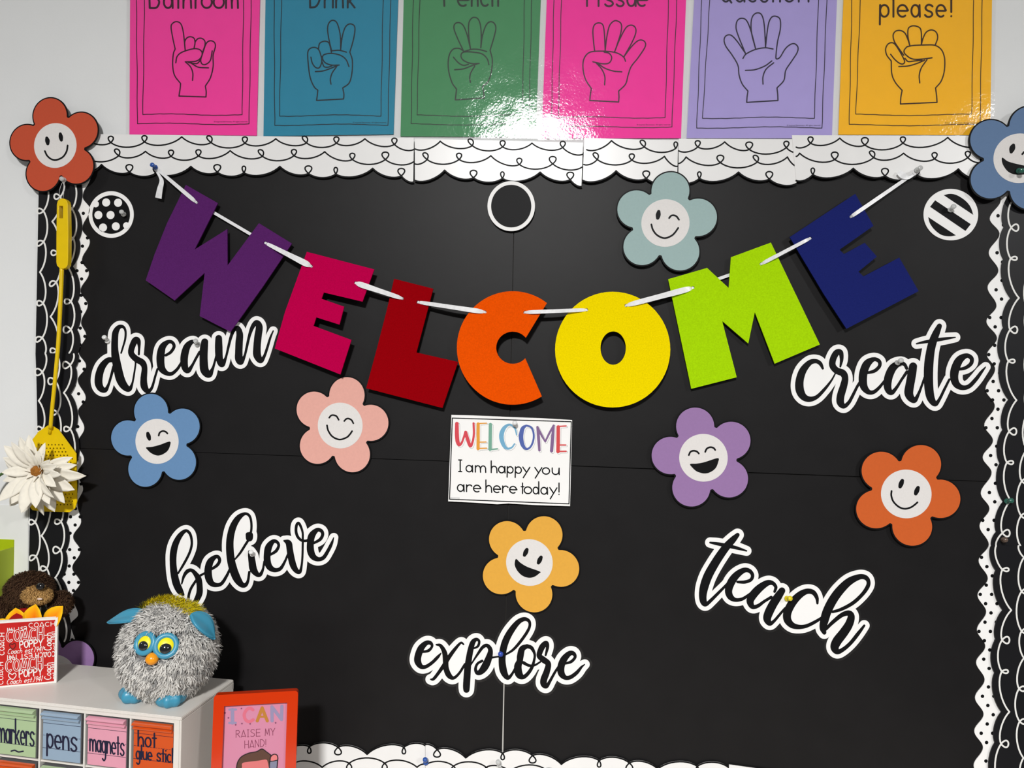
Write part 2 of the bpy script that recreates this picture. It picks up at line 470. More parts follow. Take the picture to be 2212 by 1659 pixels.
def top_strip(label, r1, r2, r3, top, d, group='white curly border strips along the top'):
    p3, _ = scallop(r3, (0, 1), .2)
    edge = [(q[0], q[1]+1.2) for q in p3]
    return border('border_strip', label, [r1, r2, r3], (0, 1), edge, top, d, M_WHITEG, M_INK, 1.55, group)
dT = .0095
top_strip('white curly paper border strip at the left end of the top edge',
    nodes(c1, '690 1110 s;882 1135 o;1150 1130 o;1447 1090 c;1680 1135 o t;1950 1140 o')+nodes(c2, '205 1105 c;450 1138 o t;688 1140 o;915 1105 c;1150 1150 o;1306 1190 s'),
    nodes(c1, '700 1262 s;945 1240 o t;1158 1205 c;1362 1245 o;1580 1242 o')+nodes(c1, '1833 1200 c;2090 1245 o t')+nodes(c2, '350 1240 o;595 1208 c;815 1270 o;1078 1270 o w;1304 1288 s'),
    nodes(c1, '660 1370 s;808 1310 c;1030 1370 o w;1240 1378 o;1520 1325 c;1730 1370 o w;1942 1375 o v')+nodes(c2, '238 1325 c;465 1380 o w;683 1385 o v;977 1340 c;1205 1400 o w;1300 1450 s'),
    c2([(1305, 1098)])+c1([(2212, 1086), (640, 1066)]), dT)
top_strip('white curly paper border strip under the green hand poster',
    nodes(c2, '1314 1186 s;1515 1125 c;1770 1160 o t;2012 1170 o')+nodes(c3, '255 1140 c;500 1175 o;660 1228 s'),
    nodes(c2, '1314 1305 s;1410 1270 o t;1665 1270 o;1918 1240 c;2145 1310 o')+nodes(c3, '420 1305 o w;655 1330 s'),
    nodes(c2, '1314 1436 s;1550 1355 c;1780 1415 o w;2010 1420 o v')+nodes(c3, '320 1370 c;560 1430 o w;648 1484 s'),
    c3([(662, 1136)])+c2([(1312, 1104)]), dT+.001)
top_strip('short white curly border strip above the pale teal flower',
    nodes(c3, '690 1192 s;888 1120 c;1150 1170 o t;1400 1182 o v'),
    nodes(c3, '668 1310 s;775 1270 o t;1050 1275 o;1310 1245 c;1412 1325 s'),
    nodes(c3, '658 1435 s;925 1360 c;1165 1420 o w;1410 1440 s'),
    c3([(1420, 1118), (672, 1098)]), dT+.0022)
top_strip('white curly border strip to the right of the pale teal flower',
    nodes(c3, '1422 1200 s;1575 1170 o;1790 1130 c;1985 1190 o w')+nodes(c4, '320 1175 o;400 1212 s'),
    nodes(c3, '1418 1302 s;1482 1250 c;1755 1295 o w;2050 1290 o t')+nodes(c4, '328 1250 c;400 1322 s'),
    nodes(c3, '1420 1448 s;1588 1420 o v;1900 1370 c;2145 1425 o w')+nodes(c4, '400 1460 s'),
    c4([(400, 1108)])+c3([(1424, 1105)]), dT+.001)
top_strip('white curly paper border strip under the orange fist poster',
    nodes(c4, '398 1172 s;512 1140 o;745 1100 c;945 1155 o w;1248 1140 o;1605 1095 c;1860 1160 s'),
    nodes(c4, '398 1245 s;425 1220 c;705 1270 o w;1015 1255 o t;1253 1220 c;1500 1265 o;1765 1255 o;1880 1290 s'),
    nodes(c4, '398 1437 s;530 1390 o v;853 1340 c;1105 1400 o w;1360 1395 o;1690 1345 c;1860 1420 s'),
    c4([(1860, 1080), (364, 1077)]), dT+.0022)

# --- bottom edge
b4 = crop(620, 1550, .25316); b5 = crop(1120, 1550, .28933)
def bottom_strip(label, r1, r2, bot, d):
    p1, _ = scallop(r1, (0, -1), .2)
    edge = [(q[0], q[1]-1.2) for q in p1]
    return border('border_strip', label, [r1, r2], (0, -1), edge, bot, d, M_WHITEG, M_INK, 1.5, 'white curly border strips along the bottom')
bottom_strip('white curly border strip on the bottom edge beside the orange picture frame',
    nodes(b4, '-240 240 s;-30 300 c;190 250 o v;435 255 o w;683 315 c;997 255 o v;1179 240 s'),
    nodes(b4, '-200 425 s;50 395 o;300 425 c;530 390 o;833 390 o;1110 425 c;1179 400 s'), b4([(1179, 700), (-240, 680)]), .008)
bottom_strip('white curly border strip at the middle of the bottom edge under explore',
    nodes(b4, '1181 232 s;1280 275 o w;1525 345 c;1840 305 o v;2095 325 o w')+nodes(b5, '320 350 c;602 322 o v;828 340 o w;1040 385 c;1335 365 o v;1566 372 s'),
    nodes(b4, '1181 405 s;1420 415 o;1700 425 o;1900 460 c;2200 440 o')+nodes(b5, '400 480 o;620 500 c;900 490 o;1200 500 o;1560 540 s'), b5([(1566, 760)])+b4([(1181, 700)]), .0088)
o = plate('border_strip', [b5([(1572, 351), (2200, 440), (3600, 640), (3600, 900), (1572, 800)])], wallmap(.0095), NW, .001, M_WHITEG, None)
tag(o, 'white border strip with its straight edge up at the bottom right', 'border trim', 'white curly border strips along the bottom')

# --- wavy dotted strips (left and right) and black curly strips
def wavy(pts, n=10):
    out = []
    for (x0, y0), (x1, y1) in zip(pts[:-1], pts[1:]):
        for k in range(n):
            t = k/n; s = (1-math.cos(math.pi*t))/2
            out.append((x0+(x1-x0)*s, y0+(y1-y0)*t))
    return out+[pts[-1]]
def dots(poly, x0, y0, rows, lean, r, row_step, col_step):
    out = []
    A = np.array(poly); xmin, xmax = A[:, 0].min(), A[:, 0].max()
    for j in range(rows):
        y = y0+j*row_step; xo = x0+lean*(y-y0)+(col_step/2 if j % 2 else 0)
        for k in range(-8, 9):
            x = xo+k*col_step
            if xmin-4 < x < xmax+4 and inside((x, y), poly):
                out.append(ell(x, y, r, r, 14))
    return out
D_DOT = .0062
Lb = [(193.7, 522), (191.6, 590.4), (189.1, 658.7), (185.6, 724.5), (185.5, 790.6), (184.8, 860), (181.6, 925), (181, 992.7), (178.5, 1056), (174.7, 1127), (173.3, 1191), (172.4, 1258.7), (167.6, 1328.3), (164, 1396)]
Lv = [(177, 494), (176.5, 562.5), (173.4, 628), (174.7, 697), (169, 760), (167.4, 821), (168, 889), (166.7, 958), (165.8, 1023), (166, 1088), (157.5, 1160), (155.6, 1227), (155, 1290), (151.8, 1349), (150, 1420)]
seq = [(195, 380), (178, 425), (194, 452)]
for k in range(len(Lb)): seq += [Lv[k], Lb[k]]
seq += [Lv[-1], (152, 1470)]
Lpoly = wavy(seq)+[(112, 1470), (118, 1100), (126, 760), (136, 380)]
t = thing('dotted_border_strip', 'white wavy border strip with black dots on the left side', 'border trim', P(165, 900, D_DOT), 'white dotted wavy border strips')
plate('strip', [Lpoly], wallmap(D_DOT), NW, .001, M_WHITE, t)
plate('dot_pattern', dots(Lpoly, 170.9, 407.6, 62, -.0262, 3.6, 17.72, 20.8), wallmap(D_DOT+.0002), NW, .0003, M_INK, t)
Rb = [(2138.4, 472.4), (2136.2, 546), (2133.6, 620.8), (2131.2, 694.3), (2132.4, 766.7), (2129.3, 841), (2126.6, 918.7), (2123.2, 988), (2119, 1065.7), (2116.3, 1136.4), (2114.4, 1211.3), (2112, 1285.8), (2110.7, 1360.6), (2109, 1431), (2106.5, 1507.3), (2104.9, 1579.3), (2103.5, 1654)]
Rv = [(2162, 432), (2159.4, 505), (2157, 584.6), (2152.9, 660.6), (2154, 730.5), (2150, 797), (2149.3, 877), (2145.4, 952), (2142.4, 1021), (2137.7, 1099), (2136.3, 1176.6), (2134.2, 1250), (2130.6, 1321.8), (2128.7, 1396.6), (2127.3, 1468.6), (2125, 1543.3), (2123.7, 1615)]
seq = [(2160, 395)]
for k in range(len(Rb)): seq += [Rv[k], Rb[k]]
seq += [(2122, 1690), (2122, 1720)]
Rpoly = wavy(seq)+[(2190, 1720), (2222, 395)]
t = thing('dotted_border_strip', 'white wavy border strip with black dots on the right side', 'border trim', P(2150, 1050, D_DOT), 'white dotted wavy border strips')
plate('strip', [Rpoly], wallmap(D_DOT), NW, .001, M_WHITE, t)
dR = dots(Rpoly, 2145.5, 824, 46, -.034, 3.8, 20.0, 24.6)+dots(Rpoly, 2156, 466, 18, -.026, 3.8, 20.0, 24.6)
plate('dot_pattern', dR, wallmap(D_DOT+.0002), NW, .0003, M_INK, t)

cA = crop(0, 360, .25316); c6 = crop(30, 740, .14468); c7 = crop(40, 1090, .2109)
def black_strip(label, rows, edge_nodes, back, d, bulge, group, k=.2):
    p, _ = scallop(edge_nodes, bulge, k)
    return border('black_border_strip', label, rows, bulge, p, back, d, M_BSTRIP, M_INKW, 1.75, group, k)
gL = 'black curly border strips on the left side'; gR = 'black curly border strips on the right side'
black_strip('black border strip with white curls behind the yellow swatter handle',
    [nodes(cA, '400 170 s;370 378 o;372 640 o t;340 900 c;368 1165 o;360 1460 o t;386 1591 s'),
     nodes(cA, '545 140 s;515 255 o;445 468 c;490 735 o;480 985 o t;430 1280 c;482 1570 o;500 1591 s'),
     nodes(cA, '630 130 s;615 360 o;625 610 o t;578 855 c;605 1150 o;605 1390 o w;590 1591 s')],
    nodes(cA, '668 90 s;660 370 s;672 620 s;618 850 s;660 1150 s;655 1390 s;660 1594 s'), cA([(303, 1594), (330, 215), (338, 90)]), .0085, (1, 0), gL, .17)
black_strip('black border strip with white curls behind the yellow swatter rod',
    [nodes(c6, '470 168 s;425 440 o w;370 870 c;430 1290 o;420 1900 o;400 2400 s'),
     nodes(c6, '640 168 s;620 575 o w;650 1045 o;640 1500 o;600 2400 s'),
     nodes(c6, '893 172 s;840 335 o w;745 750 c;840 1290 o;830 1900 o;780 2400 s')],
    nodes(c6, '952 165 s;915 370 s;840 765 s;910 1300 s;900 1850 s;860 2440 s'), c6([(340, 2440), (352, 1340), (335, 500), (322, 157)]), .0097, (1, 0), gL, .17)
black_strip('black border strip with white curls behind the brown plush toy',
    [nodes(c7, '150 -90 s;170 180 o;180 530 o t;160 830 c;190 1200 s'),
     nodes(c7, '300 -120 s;235 320 c;290 655 o;260 1000 o;300 1400 s'),
     nodes(c7, '420 -60 s;435 175 o;430 465 o w;375 750 c;430 1100 o;470 1400 s')],
    nodes(c7, '455 -70 s;485 185 s;480 480 s;440 755 s;490 1090 s;480 1480 s'), c7([(95, 1480), (106, 600), (118, -70)]), .0085, (1, 0), gL, .17)
r1 = crop(2060, 400, .24127); r2 = crop(2060, 780, .27737); r3 = crop(2060, 1200, .27687)
black_strip('upper black border strip with white curls at the right edge',
    [nodes(r1, '520 150 s;515 380 o w;510 655 o v;585 1010 c;505 1295 o w;490 1575 o v')+nodes(r2, '490 305 c;432 548 o w;415 790 o v;445 1085 c;380 1340 o w;330 1438 s'),
     nodes(r1, '690 120 s;680 420 o;690 760 o;660 1100 c;690 1400 o')+nodes(r2, '585 170 o;580 400 c;570 690 o;530 935 o;525 1205 o;520 1438 s'),
     nodes(r1, '830 120 s;830 500 o;820 900 c;800 1300 o')+nodes(r2, '740 200 o;730 560 c;700 900 o;690 1200 o;670 1438 s')],
    nodes(r1, '500 80 s;450 375 s;445 660 s;510 1010 s;445 1275 s;422 1570 s')+nodes(r2, '428 300 s;382 535 s;360 795 s;385 1095 s;332 1330 s;295 1440 s'), r2([(740, 1440)])+r1([(900, 80)]), .0085, (-1, 0), gR, .17)
black_strip('lower black border strip with white curls at the right edge',
    [nodes(r2, '330 1440 s')+nodes(r3, '380 110 o v;450 427 c;378 660 o w;375 905 o v;435 1220 c;370 1470 o w;360 1800 s'),
     nodes(r2, '505 1440 s')+nodes(r3, '549 15 c;530 280 o;530 590 o;549 800 c;510 1040 o;515 1295 o;545 1580 c;540 1800 s'),
     nodes(r3, '700 -60 s;690 300 o;680 650 o;670 1000 c;660 1400 o;650 1800 s')],
    nodes(r2, '292 1440 s')+nodes(r3, '328 115 s;383 425 s;328 655 s;320 915 s;373 1220 s;322 1460 s;310 1800 s'), r3([(720, 1800)])+r2([(742, 1440)]), .0097, (-1, 0), gR, .17)

# pale sheet on the wall at the far left
o = plate('paper_sheet', [[(-160, 1086), (61, 1093), (60, 1500), (-160, 1500)]], wallmap(.0012), NW, .001, mat('white_sheet', (.78, .78, .75), .5, .4), None)
tag(o, 'plain white sheet on the wall beside the black border under the daisy', 'paper')

# ------------------------------------------------------------------ hand-sign posters
HANDS = [
 (c1, ['1395 390,1375 300,1362 215,1375 185,1405 172,1440 190,1460 260,1475 400',
  '1395 390,1380 430,1375 520,1390 600,1438 665|1438 665,1435 700,1425 765|1425 765,1640 772|1640 772,1642 730,1635 685|1635 685,1675 620,1697 530,1697 440,1715 370,1705 335,1670 325,1640 350,1612 430,1598 480,1610 510,1640 512,1675 480,1690 405',
  '1475 400,1470 340,1485 305,1515 292,1545 305,1553 340,1545 385', '1553 335,1575 308,1605 305,1630 325,1632 360,1615 410',
  '1400 500,1410 450,1450 415,1540 388,1590 395,1610 425,1595 465,1555 488,1475 492', '1500 498,1530 503,1570 505,1595 480', '1475 492,1515 530,1535 580,1533 640', '1525 505,1580 535,1660 540']),
 (c2, ['650 405,630 320,618 240,625 190,652 162,685 172,705 215,720 290,722 395', '722 395,735 290,760 215,795 190,830 205,835 250,820 330,795 415',
  '570 460,550 400,520 378,480 385,460 420,465 520,480 620,510 690,540 718|540 718,536 760,530 800|530 800,745 788|745 788,748 750,738 700|738 700,790 660,812 580,815 480,795 415',
  '485 455,495 500,520 535,550 540,570 500,570 450', '545 390,555 345,595 328,630 345,648 415', '710 518,650 518,600 500,578 465,590 435,650 425,720 440,765 475,788 530',
  '650 405,710 400,768 415', '575 495,590 530,620 535,650 525', '520 570,580 565,640 545,700 520', '690 530,655 580,640 630,645 670']),
 (c2, ['1700 405,1655 310,1625 230,1632 190,1665 180,1700 205,1730 280,1755 385', '1755 385,1742 280,1742 190,1760 150,1785 138,1815 150,1835 200,1842 290,1838 380',
  '1838 380,1850 290,1875 210,1905 175,1940 180,1958 220,1945 290,1912 400',
  '1700 405,1665 385,1620 390,1590 430,1578 500,1585 580,1610 660,1645 710|1645 710,1640 750,1635 795|1635 795,1865 780|1865 780,1862 740,1850 690|1850 690,1895 650,1920 580,1930 480,1912 400',
  '1705 410,1770 392,1830 395,1885 410', '1825 505,1760 505,1700 480,1680 445,1700 415,1780 415,1850 430,1890 470,1902 515', '1620 455,1660 500,1700 520,1740 512', '1630 555,1700 548,1760 525,1810 508', '1790 525,1758 580,1750 620,1755 655']),
 (c3, ['755 410,745 330,740 240,755 195,790 182,820 200,832 270,838 400', '838 400,850 300,870 210,900 172,930 165,965 190,965 250,935 350,912 415', '912 415,950 320,1000 225,1040 200,1075 215,1082 260,1050 340,985 455',
  '985 455,1040 380,1090 330,1125 318,1155 335,1155 375,1100 460,1045 530,1020 600,1000 670,945 725|945 725,948 770,945 812|945 812,715 800|715 800,720 750,728 705|728 705,685 640,663 560,665 480,700 425,760 408,870 410,940 425,985 455,1000 488',
  '830 415,870 425,890 460,870 500,820 508,740 492', '765 500,810 550,835 610,833 675', '775 500,830 540,900 565,970 572']),
 (c3, ['1955 425,1890 330,1840 280,1800 285,1785 320,1800 370,1850 440,1895 520,1905 600,1930 670,1975 725|1975 725,1968 770,1965 815|1965 815,2214 800', '1955 425,1900 290,1880 220,1890 165,1925 145,1965 165,2000 250,2035 385',
  '2035 385,2005 270,2000 180,2015 125,2050 102,2085 120,2105 200,2115 375', '2115 375,2126 270,2141 180,2166 135,2201 130,2231 155,2233 230,2211 330,2199 430,2201 468,2231 455,2271 390,2311 355,2346 348,2373 375,2366 420,2321 490,2276 560,2261 640,2206 700|2206 700,2212 750,2214 800',
  '1935 465,1960 430,2030 395,2110 380,2175 390', '1955 560,2030 555,2110 525,2165 485', '2180 500,2120 550,2095 610,2095 670']),
 (c4, ['1155 485,1120 440,1110 390,1130 350,1165 340,1195 365,1240 440,1262 490,1245 510,1215 500,1180 470,1150 432', '1215 385,1180 330,1170 280,1190 248,1230 243,1265 265,1290 320,1302 360', '1302 360,1288 290,1290 230,1315 208,1350 207,1385 225,1395 270,1395 355',
  '1395 355,1410 300,1435 255,1475 238,1512 255,1525 300,1505 360', '1280 372,1330 362,1420 358,1500 360,1550 390,1575 440,1582 500,1575 580,1550 650,1508 700|1508 700,1516 760,1520 815|1520 815,1228 828|1228 828,1232 770,1242 720|1242 720,1190 660,1160 590,1155 485',
  '1480 460,1400 470,1320 468,1265 430,1258 400,1280 372', '1265 465,1290 490,1340 485,1400 480', '1215 530,1290 525,1360 505,1420 480', '1440 475,1395 540,1378 600,1382 660', '1215 385,1255 440']),
]
POST = [  # corners BL BR, sides at y=0, frame lines, colour, title, label
 ((279.5, 290.5), (554.5, 293), (281, 0), (561.5, 0), (297, 294.5, 538, 542.5, 267.5, 308.5, 312, 523, 526, 247.5), (232, 60, 148), ('Bathroom', [('B', 322, 345), ('a', 353, 374), ('t', 379, 391), ('h', 395, 414), ('r', 421, 433), ('o', 435, 458), ('o', 461, 484), ('m', 487, 515)], 17.2), 'bright pink poster with a raised little finger drawing'),
 ((569, 294), (850, 290), (573.5, 0), (860, 0), (593.5, 592, 838, 844, 269.5, 604, 608, 823, 827.5, 249.5), (44, 124, 150), ('Drink', [('D', 668, 692), ('r', 700, 713), ('i', 716, 722), ('n', 725, 742), ('k', 750, 767)], 16.2), 'teal blue poster with a two-finger hand drawing'),
 ((865, 294.5), (1157, 296), (872, 0), (1168, 0), (888, 892.6, 1142.5, 1148.5, 268.5, 900.8, 906.7, 1128.5, 1133, 249.5), (72, 132, 90), ('Pencil', [('P', 958, 980), ('e', 988, 1012), ('n', 1018, 1033), ('c', 1038, 1057), ('i', 1061, 1066), ('l', 1073, 1079)], 12.8), 'green poster with a three-finger hand drawing'),
 ((1170, 299), (1471, 298.5), (1181, 0), (1482, 0), (1190.7, 1196.6, 1451.6, 1462, 274, 1206, 1213, 1436.7, 1444, 253.6), (234, 54, 148), ('Tissue', [('T', 1256, 1280), ('i', 1290, 1296), ('s', 1306, 1326), ('s', 1331, 1349), ('u', 1354, 1374), ('e', 1376, 1398)], 13.0), 'bright pink poster with a four-finger hand drawing'),
 ((1483, 298.5), (1797, 299), (1499.5, 0), (1808, 0), (1505, 1516, 1775.6, 1786, 275.5, 1517.5, 1533.5, 1759.3, 1768, 254.5), (156, 144, 194), ('Question', [('Q', 1556, 1580), ('u', 1588, 1609), ('e', 1615, 1637), ('s', 1643, 1660), ('t', 1664, 1676), ('i', 1682, 1688), ('o', 1694, 1716), ('n', 1724, 1748)], 3.4), 'lavender poster with an open hand drawing'),
 ((1811, 291), (2139, 292), (1822, 0), (2143, 0), (1834.4, 1840.4, 2117, 2122, 270, 1848.5, 1858.8, 2098.9, 2103.5, 248), (240, 168, 34), ('please!', [('p', 1900, 1921), ('l', 1926, 1934), ('e', 1938, 1961), ('a', 1968, 1988), ('s', 1997, 2016), ('e', 2022, 2043), ('!', 2052, 2058)], 36.0), 'golden orange poster with a closed fist drawing'),
]
INKS = [(58, 6, 36), (16, 34, 46), (30, 48, 36), (62, 6, 38), (34, 26, 52), (56, 28, 6)]
for k, (BL, BR, TL0, TR0, fr, col, (ttl, spec, by), lab) in enumerate(POST):
    dP = .0022+.0004*(k % 2)
    w = lambda q: P(q[0], q[1], dP)
    bl, br = w(BL), w(BR)
    ul = w(TL0)-bl; ul /= np.linalg.norm(ul); ur = w(TR0)-br; ur /= np.linalg.norm(ur)
    root = thing('hand_sign_poster', lab, 'poster', (bl+br)/2, 'hand signal posters above the board')
    mp_ = mat('poster_paper_%d' % k, rgb(*col, 1.28), .6, .15, var=.02, vscale=40)
    H = .274
    def quad(name, a, b, c, d, y, m, t=.0004):
        V = [a, b, c, d]; V = [np.array([v[0], -y, v[2]]) for v in V]
        V2 = [v+np.array([0, t, 0]) for v in V]
        return obj_from(name, V+V2, [(0, 1, 2, 3), (7, 6, 5, 4), (0, 1, 5, 4), (1, 2, 6, 5), (2, 3, 7, 6), (3, 0, 4, 7)], m, root)
    quad('paper', bl, br, br+ur*H, bl+ul*H, dP, mp_)
    ex = (br-bl)/np.linalg.norm(br-bl)
    m_ = .0052
    quad('laminate_film', bl-ex*m_-ul*.0025, br+ex*m_-ur*.0025, br+ur*(H+m_)+ex*m_, bl+ul*(H+m_)-ex*m_, dP+.0008, M_FILM, .0001)
    im = mat('poster_ink_%d' % k, rgb(*INKS[k]), .5, .3)
    W = wallmap(dP+.0002)
    c, sl = HANDS[k]
    st = []
    for s in sl:
        for seg in s.split('|'):
            st.append(wr(c([tuple(map(float, q.split())) for q in seg.split(',')]), 1.35))
    ink('hand_drawing', st, W, NW, im, root, step=.6)
    # double frame lines; they go on above the photograph's edge
    def fl(xl, xl0, xr, xr0, yb, r):
        up = -260.0
        e = lambda xb, x0, y: xb+(x0-xb)*(yb-y)/yb
        bot = [(xl+(xr-xl)*i/24, yb+1.6*math.sin(i/24*2*math.pi*1.0+k)*(1 if k % 2 else -1)-.3*math.sin(i*2.1)) for i in range(25)]
        L = [(e(xl, xl0, y)+.5*math.sin(y*.05+k), y) for y in np.linspace(up, yb, 40)]
        Rr = [(e(xr, xr0, y)+.5*math.sin(y*.045+2*k), y) for y in np.linspace(yb, up, 40)]
        return [rr(L[:-1]+bot+Rr[1:], r)]
    st = fl(fr[0], fr[1], fr[2], fr[3], fr[4], .85)+fl(fr[5], fr[6], fr[7], fr[8], fr[9], .85)
    ink('frame_lines', st, W, NW, im, root, step=.6)
    ink('title_lettering', letters(spec, (0, by), 46 if k else 46, 2.1), W, NW, im, root, step=.6)
    # tiny copyright line
    td = bpy.data.curves.new('copyright', 'FONT'); td.body = '© Inspired Elementary. All rights reserved.'; td.size = .0042
    to = bpy.data.objects.new('copyright', td); COL.objects.link(to)
    bpy.context.view_layer.update()
    me = bpy.data.meshes.new_from_object(to.evaluated_get(bpy.context.evaluated_depsgraph_get()))
    bpy.data.objects.remove(to)
    x1 = max(v.co.x for v in me.vertices)
    orig = W(fr[2]-76, fr[4]-3.2); e2 = W(fr[2]-3, fr[4]-3.2+.2)-orig; sc = np.linalg.norm(e2)/x1
    me.transform(Matrix(((sc, 0, 0, 0), (0, 0, -1, 0), (0, sc, 0, 0), (0, 0, 0, 1))))
    me.transform(Matrix.Translation(Vector(orig-np.array(root['_w']))))
    me.materials.clear(); me.materials.append(im)
    o = bpy.data.objects.new('copyright_lettering', me); COL.objects.link(o); o.parent = root

# ------------------------------------------------------------------ round cut-outs
def disc_sign(label, cx, cy, rx, ry, d):
    t = thing('circle_cutout', label, 'cutout', P(cx, cy, d), 'round black and white cutouts')
    plate('card', [ell(cx, cy, rx, ry, 64)], wallmap(d), NW, .0008, M_WHITE, t)
    return t
t = disc_sign('white ringed circle with white polka dots on black', 240, 463.4, 48.8, 50.4, .0062)
holes = crop(160, 360, .27125)([(255, 285), (350, 287), (193, 385), (290, 385), (388, 370), (230, 485), (332, 475)])
inner = ell(240, 463.4, 40.6, 41.5, 64)
plate('black_print', [inner]+[ell(x, y, 8.8, 9, 24) for x, y in holes[:4]+holes[5:]], wallmap(.0065), NW, .0003, M_INK, t)
bits = crop(160, 360, .27125)([(172, 298), (416, 468), (402, 352)])
for bx_, by_ in bits[:2]: plate('edge_dot', [ell(bx_, by_, 7, 7, 20)], wallmap(.0068), NW, .0003, M_WHITE, t)
t = disc_sign('plain black circle with a thin white ring at the top centre', 1104.3, 445.2, 51.3, 54, .0115)
plate('black_print', [ell(1104.3, 445.2, 43.4, 46, 64)], wallmap(.0118), NW, .0003, M_INK, t)
t = disc_sign('white circle with black diagonal stripes near the right border', 2054, 463.6, 59, 55.6, .0062)
cT = crop(1980, 220, .19285)
plate('stripe', [cat(cT([(635, 1265), (605, 1180), (550, 1110), (460, 1050), (380, 1030), (305, 1045)]), 6)], wallmap(.0065), NW, .0003, M_INK, t)
plate('stripe', [cT([(208, 1103), (607, 1370), (548, 1445), (152, 1175)])], wallmap(.0065), NW, .0003, M_INK, t)
plate('stripe', [cat(cT([(440, 1495), (370, 1505), (280, 1490), (200, 1430), (150, 1360), (130, 1290)]), 6)], wallmap(.0065), NW, .0003, M_INK, t)

# ------------------------------------------------------------------ smiling flowers
RF = .0363
def flower(label, cx, cy, rot, col, d, strokes=(), polys=()):
    o = P(cx, cy, d)
    root = thing('flower_cutout', label, 'flower cutout', o, 'smiling flower cutouts')
    mp = lambda x, y: np.array([o[0]+x, -d, o[2]+y])
    def outline(grow):
        st = [[(0, 0, RF*1.36*1000)]]
        for k in range(5):
            a = math.radians(90-rot-72*k)
            st.append([(math.cos(a)*RF*1360, math.sin(a)*RF*1360, RF*785)])
        R = Raster([[(p[0], p[1], p[2]) for p in s] for s in st], .7, pad=6)
        # soften the notches a little
        F = R.F
        for _ in range(3):
            F = (F+np.roll(F, 1, 0)+np.roll(F, -1, 0)+np.roll(F, 1, 1)+np.roll(F, -1, 1))/5
        R.F = F
        return [[(x/1000, y/1000) for x, y in l] for l in R.loops(grow, outer=True, tol=.06)]
    def pl(name, loops, dd, t, m):
        V = [];
        return plate(name, loops, lambda x, y: np.array([o[0]+x, -dd, o[2]+y]), NW, t, m, root)
    loc = [[(x*1000, y*1000) for x, y in l] for l in outline(2.1)]
    sc = lambda ls: [[(x/1000, y/1000) for x, y in l] for l in ls]
    big = lambda n, ls, dd, t, m: plate(n, ls, lambda x, y: np.array([o[0]+x/1000, -dd, o[2]+y/1000]), NW, t, m, root)
    big('black_backing', loc, d, .0012, M_INK)
    big('petals', [[(x*1000, y*1000) for x, y in l] for l in outline(0)], d+.0003, .0004, mat('flower_%d_%d_%d' % col, rgb(*col, .86), .55, .2, var=.03, vscale=300))
    big('face', [ell(0, 0, RF*1000, RF*1000, 64)], d+.0006, .0004, M_FACE)
    W = wallmap(d+.0009)
    ss = [s for s in strokes]
    if ss: ink('face_lines', ss, W, NW, M_INK, root, step=.4)
    for p in polys: plate('mouth', [cat(p, 6, closed=True)], W, NW, .0003, M_INK, root)
    return root
k = crop(620, 790, .1507)
flower('pink flower with closed smiling eyes under the red E', 735, 919.2, 11.4, (240, 178, 165), .0085,
    [wr(k([(605, 745), (630, 715), (665, 708), (710, 725), (740, 775)]), 1.75), wr(k([(820, 793), (845, 765), (880, 757), (925, 780), (950, 825)]), 1.75), wr(k([(573, 855), (590, 930), (650, 1015), (750, 1058), (850, 1030), (900, 985), (932, 938)]), 1.8)])
k = crop(220, 830, .1387)
flower('blue winking flower with an open mouth below dream', 339.5, 953.4, -13.2, (108, 148, 192), .0105,
    [cat(k([(715, 765, 24), (727, 810, 34), (740, 855, 24)])), wr(k([(885, 800), (900, 755), (950, 728), (1000, 745), (1020, 768)]), 1.8)],
    [k([(690, 985), (780, 975), (900, 945), (1055, 893), (1060, 960), (1020, 1040), (940, 1095), (860, 1110), (770, 1075), (710, 1020)])])
k = crop(1320, 360, .1387)
flower('pale teal winking flower under the top border', 1437.2, 482, 7.5, (164, 190, 188), .0135,
    [cat(k([(742, 700, 26), (735, 750, 38), (727, 800, 26)])), wr(k([(905, 800), (935, 765), (975, 757), (1020, 775), (1058, 825)]), 1.9), wr(k([(628, 900), (650, 980), (710, 1060), (800, 1108), (870, 1108), (950, 1070), (1000, 1020), (1045, 955)]), 1.9)])
k = crop(1400, 870, .1387)
flower('purple laughing flower under the lime M', 1519.3, 988.8, -15.8, (160, 124, 176), .012,
    [wr(k([(635, 815), (660, 765), (710, 748), (760, 760), (790, 790)]), 1.9), wr(k([(890, 765), (915, 715), (970, 692), (1020, 705), (1045, 735)]), 1.9)],
    [k([(655, 955), (760, 948), (880, 925), (1085, 863), (1090, 930), (1050, 1020), (960, 1085), (865, 1100), (760, 1070), (690, 1010)])])
k = crop(1840, 950, .1447)
flower('orange smiling flower with two oval eyes below create', 1957.2, 1066.9, 24.4, (216, 100, 42), .012,
    [cat(k([(755, 610, 26), (738, 655, 36), (722, 700, 26)])), cat(k([(990, 715, 26), (972, 760, 36), (955, 805, 26)])), wr(k([(595, 765), (590, 830), (620, 920), (700, 1000), (790, 1030), (880, 1010), (940, 970), (980, 935)]), 1.9)])
k = crop(1030, 1100, .1387)
flower('yellow flower with an open laughing mouth above explore', 1143.5, 1215, 26.3, (240, 178, 70), .0085,
    [cat(k([(780, 628, 26), (762, 670, 36), (742, 715, 26)])), cat(k([(1000, 748, 26), (980, 790, 36), (960, 835, 26)]))],
    [k([(612, 775), (680, 835), (790, 900), (980, 970), (970, 1000), (900, 1050), (810, 1068), (710, 1035), (640, 970), (600, 900), (590, 840)])])
